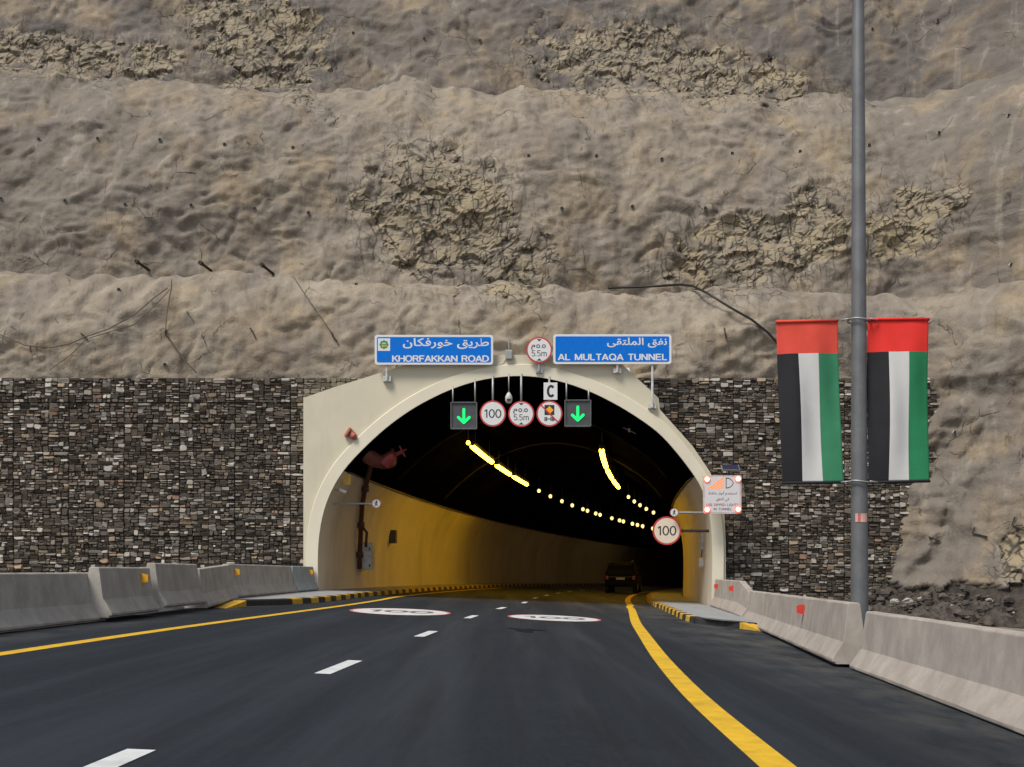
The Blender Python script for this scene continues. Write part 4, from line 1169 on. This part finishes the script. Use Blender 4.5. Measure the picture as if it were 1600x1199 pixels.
# small no-pedestrian discs and the 100 disc on wall arms
def dped(root, c, r, y):
    mb = MB()
    mb.prism(circle(c.x + r * .05, c.z + r * .5, r * .16, 12), y - .003, y - .0005)
    for k, (p, q, w) in enumerate((((.02, .36), (-.05, -.05), .13), ((-.05, -.05), (-.3, -.55), .09), ((-.05, -.05), (.28, -.5), .09), ((.0, .28), (-.36, .05), .07), ((.0, .28), (.36, .12), .07))):
        p = Vector(p) * r; q = Vector(q) * r; d = (q - p).normalized(); n_ = Vector((-d.y, d.x)) * w * r
        mb.prism([(c.x + v.x, c.z + v.y) for v in (p + n_, q + n_, q - n_, p - n_)], y - .004 - .001 * k, y - .0005)
    mb.build('pictogram', M_BLACK, root)
M_PALERED = plain('rim_pale_red', (.42, .12, .12), .5)
root, c, r = disc_sign(588, 787, 7.2, 46.4, 'small no pedestrians disc on a long arm from the left wall', dped, group='no pedestrian discs', rim=.14, ring=M_PALERED)
mb = MB(); mb.tube([(c.x - r * .9, 46.46, c.z), (-7.05, 46.5, c.z)], .035, 8); mb.build('arm', M_STEEL, root)
root, c, r = disc_sign(1053.5, 801, 6.6, 45.8, 'small no pedestrians disc on an arm above the right 100 disc', dped, group='no pedestrian discs', rim=.14, ring=M_PALERED)
mb = MB(); mb.tube([(c.x + r * .9, 45.86, c.z), (7.1, 45.86, c.z)], .035, 8); mb.build('arm', M_STEEL, root)
root, c, r = disc_sign(1042, 829.5, 22.3, 46.1, 'large red rimmed 100 disc on an arm from the right tunnel wall', d100, group='speed limit discs', face=plain('sign_cream', (.70, .60, .48), .5, var=.04))
mb = MB(); mb.tube([(c.x + r * .6, 46.16, c.z), (7.25, 46.3, c.z)], .05, 8); mb.build('arm', M_IRON, root)

# ------------------------------------------------------------------ flashing dipped-lights sign
def dipped():
    Y = 44.6; a = P(1099, 803, Y); b = P(1158.5, 743, Y)
    root = thing('flashing_sign', ((a.x + b.x) / 2, Y, a.z), 'white solar sign with four glowing corner lamps reading USE DIPPED LIGHTS IN TUNNEL', 'warning sign')
    def bx(x0, y0, x1, y1): p = P(x0, y1, Y); q = P(x1, y0, Y); return p.x, p.z, q.x, q.z
    mb = MB(); mb.prism(rrect(a.x, a.z, b.x, b.z, .05), Y, Y + .12); mb.build('sign_panel', plain('panel_pinkgrey', (.55, .47, .47), .5), root)
    mb = MB(); mb.prism(rrect(a.x + .06, a.z + .06, b.x - .06, b.z - .06, .03), Y - .004, Y - .0005); mb.build('sign_face', M_LITWHITE, root)
    y = Y - .004
    mb = MB()
    for s0, w in ((1104.5, 3.4), (1110, 3.2), (1116, 3.2), (1121.5, 3.0)):
        # oblique beams, lit
        k = (s0 - 1104.5) / 17.0
        p0 = P(s0, 764.5, Y); p1 = P(1131, 745.5 + 14 * k, Y); h_ = .055
        mb.add([(p0.x, y - .003, p0.z), (p0.x + .075, y - .003, p0.z), (p1.x, y - .003, p1.z - h_), (p1.x, y - .003, p1.z + .01)], [(0, 1, 2, 3)])
    mb.build('beam_symbol', M_BEAM, root)
    mb = MB()
    st = [(1134, 746.5), (1134, 763.5), (1139, 763), (1144, 759.5), (1146.5, 755), (1144, 750.5), (1139, 747), (1134, 746.5)]
    pts = [Vector((P(u, v, Y).x, P(u, v, Y).z)) for u, v in st]; c_ = sum(pts[:-1], Vector((0, 0))) / 7
    inn = [c_ + (p - c_) * .82 for p in pts]; n_ = len(pts)
    mb.add([(p.x, y - .003, p.y) for p in pts] + [(p.x, y - .003, p.y) for p in inn], [(k, k + 1, n_ + k + 1, n_ + k) for k in range(n_ - 1)])
    mb.build('lamp_symbol', M_BLACK, root)
    gt = plain('grey_letters', (.10, .085, .09), .6); rt = plain('red_letters', (.30, .06, .07), .6)
    mb = MB()
    letters(mb, fit(curve_islands(visual(AR['use'], AR['lights'], AR['dipped']), .012), *bx(1107, 767.5, 1151.5, 775)), y)
    letters(mb, fit(curve_islands(visual(AR['in'], AR['tun']), .012), *bx(1119, 777.5, 1139, 784.5)), y)
    mb.build('lettering', gt, root)
    mb = MB(); letters(mb, fit(stroke_islands('USE DIPPED LIGHTS', .16, .06)[0], *bx(1103.5, 787, 1154, 791)), y); mb.build('lettering', rt, root)
    mb = MB(); letters(mb, fit(stroke_islands('IN TUNNEL', .16, .06)[0], *bx(1115, 793.8, 1143.5, 797.8)), y); mb.build('lettering', gt, root)
    for px, py in ((1104.5, 749), (1153, 748.5), (1104.5, 796.5), (1153, 796)):
        c = P(px, py, Y); mb = MB(); mb.prism(circle(c.x, c.z, .085, 20), Y - .05, Y - .002, 0, 1); cl_ = mb.build('corner_lamp', [M_FLASH, M_REDREF], root)
        mb = MB(); mb.prism(circle(c.x, c.z, .125, 20), Y - .03, Y - .0022); mb.build('lamp_ring', M_FLASHRING, cl_)
    # solar panel and its battery box on a stub mast
    c = P(1141.5, 731, Y + .05)
    mb = MB(); ax = Vector((.31, 0, 0)); ay = Vector((0, .17, .10)); az = Vector((0, -.012, .02))
    mb.obox((c.x, Y + .10, c.z), ax, ay, az); mb.build('panel_frame', M_STEEL, root)
    mb = MB(); mb.obox((c.x, Y + .10 - .015, c.z + .026), ax * .92, ay * .9, az * .3); mb.build('solar_panel', M_SOLAR, root)
    mb = MB(); mb.tube([(c.x - .05, Y + .08, b.z - .1), (c.x - .05, Y + .08, c.z)], .035, 8); mb.build('mast', M_IRON, root)
    mb = MB(); mb.obox((c.x + .12, Y + .1, c.z - .12), Vector((.42, 0, -.02)), Vector((0, .05, 0)), Vector((0, 0, .015))); mb.build('bracket', M_STEEL, root)
    # carried on a bracket fixed to the ring
    mb = MB(); mb.tube([(a.x + .75, Y + .12, a.z + .5), (a.x + .75, Y0 - .08, a.z + .5)], .05, 8); mb.build('arm', M_STEEL, root)
dipped()

# ------------------------------------------------------------------ tunnel lamps
def lamp_u(row_off, zh, px):
    """distance at which a lamp row crosses a photo column"""
    best = None
    for u in np.arange(1, 190, .1):
        p = axis(u, row_off, zh); q = 800 + F * p.x / p.y
        if best is None or abs(q - px) < best[0]: best = (abs(q - px), u)
    return best[1]
ROWS = {'left': (-2.45, 6.55), 'right': (3.15, 6.35)}
def tube_lamp(row, pxa, pxb, label, group):
    off, zh = ROWS[row]; ua, ub = sorted((lamp_u(off, zh, pxa), lamp_u(off, zh, pxb)))
    return tube_lamp_u(row, ua, ub, label, group)
def tube_lamp_u(row, ua, ub, label, group):
    off, zh = ROWS[row]; m = axis((ua + ub) / 2, off, zh)
    root = thing('tunnel_lamp', m, label, 'tunnel lamp', group)
    pts = [axis(u, off, zh) for u in np.linspace(ua, ub, 8)]
    mb = MB(); mb.tube(pts, .11, 10); mb.build('tube', M_LAMP, root, smooth=True)
    up = Vector((0, 0, .16)); mb = MB(); mb.tube([p + up for p in pts], .13, 8)
    for k in (1, 6): mb.tube([pts[k] + up, pts[k] + Vector((0, 0, 1.3))], .02, 6)
    mb.build('housing', M_HOUSING, root, smooth=True)
def dot_lamp(row, px, label, group, size=.135):
    off, zh = ROWS[row]; u = lamp_u(off, zh, px); m = axis(u, off, zh)
    root = thing('tunnel_lamp', m, label, 'tunnel lamp', group)
    s = size * m.y / 100
    mb = MB(); mb.tube([m + Vector((0, 0, t * s)) for t in (-1, -.6, 0, .6, 1)], [s * .35, s * .85, s, s * .85, s * .4], 10); mb.build('bulb', M_LAMPFAR if u > 20 else M_LAMP, root, smooth=True)
    mb = MB(); mb.tube([m + Vector((0, 0, s)), m + Vector((0, 0, 1.3))], .03, 6); mb.build('stem', M_HOUSING, root)
    if u > 30:
        ld = bpy.data.lights.new('lamp_light', 'POINT'); ld.energy = 5; ld.color = (1.0, .62, .26); ld.shadow_soft_size = .1
        lo = bpy.data.objects.new('lamp_light', ld); COL.objects.link(lo); lo.parent = root; lo.location = (0, 0, -s - .15)
g1, g2 = 'lamps of the left ceiling row', 'lamps of the right ceiling row'
dot_lamp('left', 731.5, 'single round lamp at the near end of the left ceiling row', g1, .15)
tube_lamp('left', 738.5, 768.5, 'first long glowing tube of the left ceiling row', g1)
tube_lamp('left', 776.5, 796.5, 'middle long glowing tube of the left ceiling row', g1)
tube_lamp('left', 802.5, 823, 'third long glowing tube of the left ceiling row, before the round lamps', g1)
for px in (842, 860, 878, 894, 911, 918, 931, 937.5, 956, 968, 974, 988, 996, 1004, 1020):
    dot_lamp('left', px, 'small round yellow lamp far along the left ceiling row', g1)
tube_lamp('right', 940, 947, 'first long glowing tube of the right ceiling row', g2)
tube_lamp('right', 949.3, 956, 'middle long glowing tube of the right ceiling row', g2)
tube_lamp('right', 958.5, 966.5, 'third long glowing tube of the right ceiling row, before the round lamps', g2)
for px in (982, 991, 1000, 1010, 1021):
    dot_lamp('right', px, 'small round yellow lamp far along the right ceiling row', g2)

# ------------------------------------------------------------------ fittings on the tunnel walls
def wall_x(side, u, z):
    """lateral offset of the lining at height z above the road"""
    pts = [p for p in arch if (p[0] < 0) == (side < 0)]
    pts = sorted(pts, key=lambda p: p[1])
    return float(np.interp(z, [p[1] for p in pts], [p[0] for p in pts]))
root = thing('fire_main', axis(3, -5.2, 5.6), 'dark red fire main pipe running under the ceiling on the left', 'pipe')
mb = MB(); mb.tube([axis(u, -5.05, 5.92) for u in np.linspace(4, 150, 70)], .16, 10); mb.build('pipe_run', M_PIPE, root, smooth=True)
E_ = [P(561, 690, 46.6), P(566, 703, 46.7), P(575, 714, 46.9), P(588, 720, 47.2), P(600, 723, 47.5), P(612, 722, 48.0)]
mb = MB(); mb.tube(E_, [.19, .24, .27, .27, .25, .22], 12); mb.build('elbow', plain('elbow_red', (.16, .045, .035), .55, var=.25), root, smooth=True)
mb = MB(); mb.tube([P(600, 724, 47.3), P(606, 718, 47.25), P(616, 711, 47.2)], [.28, .25, .19], 10); mb.build('reducer', M_VALVE, root)
mb = MB()
for dy in (-3, 0, 3): mb.tube([P(614, 713 + dy, 47.2), P(628, 706 + dy * .6, 47.15)], .022, 6)
mb.tube([P(624, 697, 47.15), P(633, 714, 47.15)], .03, 6); mb.tube([P(628, 706, 47.15), P(635, 702, 47.15)], .025, 6)
mb.build('valve_handle', M_VALVE, root)
mb = MB(); mb.tube([E_[-1], axis(4, -5.05, 5.92)], [.2, .16], 10); mb.build('joint', M_PIPE, root, smooth=True)
# riser pipe
def wall_pt(px, z, side=-1, off=0.0):
    """point on the lining seen in a photo column"""
    best = None
    for u in np.arange(.4, 60, .1):
        x = wall_x(side, u, z) - side * off; p = axis(u, x, z); q = 800 + F * p.x / p.y
        if best is None or abs(q - px) < best[0]: best = (abs(q - px), u, p)
    return best[2], best[1]
root = thing('riser_pipe', wall_pt(565, .3)[0], 'rusty brown riser pipe on the left wall beside the grey cabinet', 'pipe')
pts = [wall_pt(584, 5.45, -1, .12)[0], wall_pt(577, 4.95, -1, .14)[0], wall_pt(571, 4.35, -1, .14)[0], wall_pt(566, 3.75, -1, .14)[0], wall_pt(564, 3.0, -1, .14)[0], wall_pt(562, 1.8, -1, .14)[0], wall_pt(562, 1.2, -1, .14)[0]]
mb = MB(); mb.tube(pts, .10, 9); mb.build('pipe_run', M_PIPE, root, smooth=True)
mb = MB()
for q in (2, 4, 5): mb.tube([pts[q] + Vector((0, 0, -.12)), pts[q] + Vector((0, 0, .12))], .15, 9)
mb.tube([pts[4], pts[4] + Vector((.25, -.1, -.3)), pts[4] + Vector((.2, 0, -.9))], .06, 7)
mb.build('coupling', plain('coupling_brown', (.085, .04, .03), .7), root, smooth=True)
def wall_box(px, z, w, h, d, label, cat, mats, name, side=-1, extra=None):
    p, u = wall_pt(px, z, side, d / 2); t = T0 + u / RAD
    f = Vector((math.sin(t), math.cos(t), 0)); n = Vector((math.cos(t), -math.sin(t), 0)) * -side
    root = thing(name, p - Vector((0, 0, h / 2)), label, cat)
    mb = MB(); mb.obox(p, f * w / 2, n * d / 2 * -1, Vector((0, 0, h / 2))); mb.build('body', mats[0], root, bevel=.015)
    if extra: extra(root, p, f, n)
    return root
def cab_door(root, p, f, n):
    mb = MB(); mb.obox(p - f * .36, f * .012, n * .24, Vector((0, 0, .52))); mb.build('door', plain('cabinet_pale', (.62, .62, .60), .5), root)
    for s in (.3, -.4):
        mb = MB(); mb.obox(p - f * .39 + n * .19 + Vector((0, 0, s)), f * .02, n * .02, Vector((0, 0, .06))); mb.build('handle', M_BLACK, root)
wall_box(573, 1.75, .70, 1.15, .55, 'grey metal cabinet on the left tunnel wall beside the riser pipe', 'cabinet', [M_BOXGREY], 'cabinet', extra=cab_door)
wall_box(614, 2.75, .40, .62, .30, 'dark box high on the yellow lit left tunnel wall', 'wall box', [M_DARKBOX], 'wall_box')
def cam_arm(root, p, f, n):
    mb = MB(); mb.tube([p, p + n * .25 + Vector((0, 0, -.18))], .025, 6); mb.build('bracket', M_STEEL, root)
wall_box(541, 4.42, .06, .38, .30, 'small yellow plate high on the left tunnel wall', 'wall plate', [M_YPLATE], 'wall_plate')
p, u = wall_pt(530, 3.98, -1, .25)
root = thing('camera', p, 'small white surveillance camera on the left wall below the yellow plate', 'camera')
mb = MB(); mb.tube([p + Vector((-.05, 0, .05)), p + Vector((.18, -.1, -.04))], .06, 9); mb.build('body', M_WHITE, root)
mb = MB(); mb.tube([p, p + Vector((-.28, 0, .06))], .022, 6); mb.build('bracket', M_STEEL, root)
# right wall
wall_box(1097.5, 2.25, .14, .62, .10, 'narrow pale light fitting on the right tunnel wall', 'light fitting', [M_BOXGREY], 'wall_light', side=1)
def phone_extra(root, p, f, n):
    mb = MB(); mb.tube([p + Vector((0, 0, .2)), p + Vector((.05, 0, .9))], .02, 6); mb.build('conduit', M_IRON, root)
    mb = MB(); mb.obox(p - f * .19, f * .01, n * .06, Vector((0, 0, .12))); mb.build('cover', M_BOXGREY, root)
wall_box(1096, 1.45, .34, .36, .20, 'beige phone box low on the right tunnel wall', 'phone box', [M_BEIGE], 'phone_box', side=1, extra=phone_extra)
# siren on the portal, small ceiling bracket
c = P(552, 681, Y0 - .02)
root = thing('siren', (c.x, Y0 - .02, c.z - .15), 'small red brown siren horn on the left shoulder of the portal', 'siren')
mb = MB(); d = Vector((-.7, -.35, .45)).normalized(); mb.tube([c + Vector((.10, -.12, -.10)), c + Vector((.06, -.14, -.06)), c + d * .10, c + d * .26], [.08, .12, .15, .19], 14); mb.build('horn', M_PIPE if False else plain('siren_red', (.28, .07, .045), .5, var=.2), root, smooth=False)
mb = MB(); mb.tube([c + Vector((.05, .02, -.1)), c + Vector((.08, -.14, -.08))], .035, 8); mb.build('bracket', M_IRON, root)
p = axis(5, 4.15, 6.15)
q = P(983, 673, 49)
root = thing('ceiling_bracket', q, 'tiny pale bracket under the dark ceiling near the right lamp row', 'bracket')
mb = MB(); mb.tube([q + Vector((-.24, 0, .12)), q + Vector((.26, 0, -.12))], .018, 6); mb.build('bar', M_STEEL, root)
mb = MB(); mb.tube([q + Vector((0, -.02, -.06)), q + Vector((0, -.02, .07))], [.04, .05], 8); mb.build('clip', M_BOXGREY, root)
mb = MB(); mb.tube([q, q + Vector((0, 0, 1.2))], .012, 6); mb.build('stem', M_HOUSING, root)

# ------------------------------------------------------------------ the car ahead
def suv():
    YC = 76.5; XC = (969.5 - 800) / F * YC; z0 = gz(XC); th = .17
    root = thing('parked_car' if False else 'off_road_car', (XC, YC, z0), 'black off road car driving away inside the dark tunnel', 'car')
    f = Vector((math.sin(th), math.cos(th), 0)); r = Vector((math.cos(th), -math.sin(th), 0)); o = Vector((XC, YC, z0))
    def w(x, y, z): return o + r * x + f * y + Vector((0, 0, z))
    def loft(secs):
        """cross sections (y, half width bottom, half width top, z bottom, z top)"""
        mb = MB(); n = 8; vs = []
        for y, wb, wt, zb, zt in secs:
            vs += [w(-wb, y, zb + .06), w(-wb + .06, y, zb), w(wb - .06, y, zb), w(wb, y, zb + .06), w(wt, y, zt - .08), w(wt - .09, y, zt), w(-wt + .09, y, zt), w(-wt, y, zt - .08)]
        k = len(secs)
        fs = [(j * n + i, j * n + (i + 1) % n, (j + 1) * n + (i + 1) % n, (j + 1) * n + i) for j in range(k - 1) for i in range(n)]
        fs += [tuple(range(n))[::-1], tuple((k - 1) * n + i for i in range(n))]
        mb.add(vs, fs); return mb
    loft([(-.05, .86, .88, .52, 1.02), (.08, .95, .95, .42, 1.10), (1.2, .96, .96, .40, 1.12), (3.4, .96, .95, .40, 1.10), (4.6, .94, .90, .42, 1.02), (4.85, .84, .80, .5, .86)]).build('body', M_CARPAINT, root, bevel=.03)
    loft([(.05, .90, .70, 1.08, 1.72), (.35, .92, .74, 1.08, 1.88), (1.6, .93, .75, 1.08, 1.90), (2.5, .92, .72, 1.08, 1.82), (3.4, .88, .70, 1.05, 1.14)]).build('cabin', M_CARPAINT, root, bevel=.03)
    mb = MB(); mb.add([w(-.74, .035, 1.16), w(.74, .035, 1.16), w(.62, .10, 1.66), w(-.62, .10, 1.66)], [(0, 1, 2, 3)]); 
    mb.add([w(-.74, .02, 1.16), w(.74, .02, 1.16), w(.62, .085, 1.66), w(-.62, .085, 1.66)], [(0, 1, 2, 3)]); mb.build('rear_window', M_GLASS, root)
    mb = MB(); mb.obox(w(0, -.12, .58), r * .92, f * .10, Vector((0, 0, .13))); mb.build('bumper', M_CARPAINT, root, bevel=.04)
    mb = MB(); mb.obox(w(0, -.062, .90), r * .26, f * .010, Vector((0, 0, .06))); mb.build('licence_plate', M_STEEL, root)
    mb = MB(); mb.obox(w(0, -.07, 1.0), r * .7, f * .012, Vector((0, 0, .018))); mb.build('trim_strip', M_HOUSING, root)
    for s in (-1, 1):
        mb = MB(); mb.obox(w(s * .80, -.03, .95), r * .09, f * .05, Vector((0, 0, .12))); mb.build('tail_light', M_TAIL, root, bevel=.02)
        mb = MB(); mb.obox(w(s * 1.08, 2.75, 1.22), r * .12, f * .06, Vector((0, 0, .10))); mb.tube([w(s * .92, 2.78, 1.16), w(s * 1.04, 2.75, 1.18)], .03, 6); mb.build('mirror', M_CARPAINT, root, bevel=.02)
        mb = MB(); mb.tube([w(s * .66, .5, 1.93), w(s * .66, 1.3, 1.96), w(s * .64, 2.2, 1.90)], .022, 6); mb.build('roof_rail', M_CHROME, root)
        for y in (.85, 3.85):
            c_ = w(s * .84, y, .40)
            mb = MB(); mb.tube([c_ - r * .13, c_ - r * .11, c_ + r * .11, c_ + r * .13], [.36, .40, .40, .36], 24); wh = mb.build('wheel', M_RUBBER, root, smooth=False)
            mb = MB(); mb.tube([c_ + r * s * .10, c_ + r * s * .142], [.25, .22], 18); mb.build('rim', M_STEEL, wh)
suv()

# ------------------------------------------------------------------ small things on the slope
for px, py in ((61, 218), (153, 217), (250, 219), (351, 226), (458, 231), (2, 311), (102, 314), (196, 320), (299, 321), (398, 326), (482, 333), (186, 453), (557, 445), (258, 570), (552, 52), (663, 61), (750, 64),
               (826, 244), (932, 244), (1034, 249), (1144, 240), (1250, 237), (1358, 227), (1467, 208), (1576, 181), (878, 326), (988, 323), (1102, 326), (1465, 33), (1363, 46), (1201, 89), (1580, 414), (1492, 676)):
    p = on_slope(px, py, .02)
    mb = MB(); d = Vector((0, -1, -.08)).normalized()
    mb.tube([p - d * .25, p + d * .045], .068, 10, cap=False); mb.tube([p + d * .02, p + d * .0205], .062, 10, 1)
    o = mb.build('weep_pipe', [M_BOXGREY, M_BLACK], org=p); tag(o, 'small dark weep pipe end set in the sprayed concrete slope', 'drain pipe', 'weep pipes in the slope')
def bars(pts, r, name, label, cat, mat, group=None, out=.05, lift=None):
    dn = []
    for a, b in zip(pts[:-1], pts[1:]):
        n_ = max(2, int(math.dist(a, b) / 5))
        dn += [(a[0] + (b[0] - a[0]) * k / n_, a[1] + (b[1] - a[1]) * k / n_) for k in range(n_)]
    dn.append(pts[-1])
    ys = [on_slope(px, py, out).y for px, py in dn]
    n_ = len(ys)
    ys = [min(ys[max(0, i - 7):i + 8]) for i in range(n_)]
    for _ in range(3): ys = [sum(ys[max(0, i - 4):i + 5]) / len(ys[max(0, i - 4):i + 5]) for i in range(n_)]
    q = [P(px, py, y) for (px, py), y in zip(dn, ys)]      # taut over the hollows of the slope
    mb = MB(); mb.tube(q, r, 6)
    o = mb.build(name, mat, org=q[0], smooth=True); return tag(o, label, cat, group)
def rod(pa, pb, r, label, group):
    b = on_slope(*pb, -.05); a = P(pa[0], pa[1], b.y - .9)
    mb = MB(); mb.tube([b, a], r, 8); mb.tube([a, a + (a - b).normalized() * -.18], r * 1.5, 8)
    o = mb.build('anchor_bar', M_IRON, org=b); tag(o, label, 'anchor bar', group)
ga = 'anchor bars on the lower ledge'
rod((212, 408), (234, 423), .055, 'thick rusty anchor bar on the ledge, leftmost of three', ga)
rod((312, 410), (331, 424), .055, 'thick rusty anchor bar on the ledge, middle of three', ga)
rod((408, 413), (428, 429), .055, 'thick rusty anchor bar on the ledge, rightmost of three', ga)
def hook(pts, label):
    q = [on_slope(px, py, .08) for px, py in pts]
    mb = MB(); mb.tube(q, .03, 6); o = mb.build('steel_hook', M_IRON, org=q[0]); tag(o, label, 'steel hook', 'bent steel hooks in the slope')
hook([(518, 519), (520, 526), (527, 534)], 'bent steel hook at the lower end of the straight brown wire')
hook([(391, 513), (395, 519), (399, 528)], 'bent steel hook alone above the gabion wall, between the wires')
hook([(126, 521), (131, 525), (137, 531)], 'bent steel hook where the sagging brown wires cross')
hook([(258, 516), (259, 524), (264, 529)], 'bent steel hook under the hanging brown wire')
hook([(1132, 513), (1133, 521), (1135, 529)], 'short upright steel hook right of the TUNNEL sign')
hook([(1451, 839), (1469, 846)], 'short steel pin low on the right slope, first of three')
hook([(1523, 824), (1519, 833), (1542, 839)], 'L shaped steel hook low on the right slope, second of three')
hook([(1586, 808), (1581, 820), (1602, 830)], 'L shaped steel hook at the right picture edge, third of three')
bars([(-20, 515), (0, 523), (40, 540), (80, 543), (110, 537), (132, 527), (170, 514), (210, 492), (240, 466), (262, 450)], .020, 'cable', 'sagging brown wire from the left edge up to the ledge', 'cable', M_BROWNWIRE)
bars([(268, 436), (268, 450), (262, 480), (259, 510), (260, 522), (275, 545), (292, 567), (307, 583)], .022, 'cable', 'brown wire hanging from the ledge down to the gabion top', 'cable', M_BROWNWIRE)
bars([(266, 452), (240, 480), (210, 507), (170, 519), (135, 530), (110, 555), (78, 578)], .016, 'cable', 'second brown wire slanting down left from the ledge to the gabion top', 'cable', M_BROWNWIRE)
bars([(458, 432), (475, 458), (495, 487), (512, 511), (521, 524)], .018, 'cable', 'straight brown wire slanting down right below the ledge', 'cable', M_BROWNWIRE)
bars([(950, 450), (985, 449), (1030, 447), (1062, 445), (1082, 447), (1105, 458), (1140, 480), (1175, 500), (1200, 520), (1218, 540), (1228, 558)], .048, 'cable', 'thick black cable curving down the slope to the left flag', 'cable', M_CABLE, out=.14)
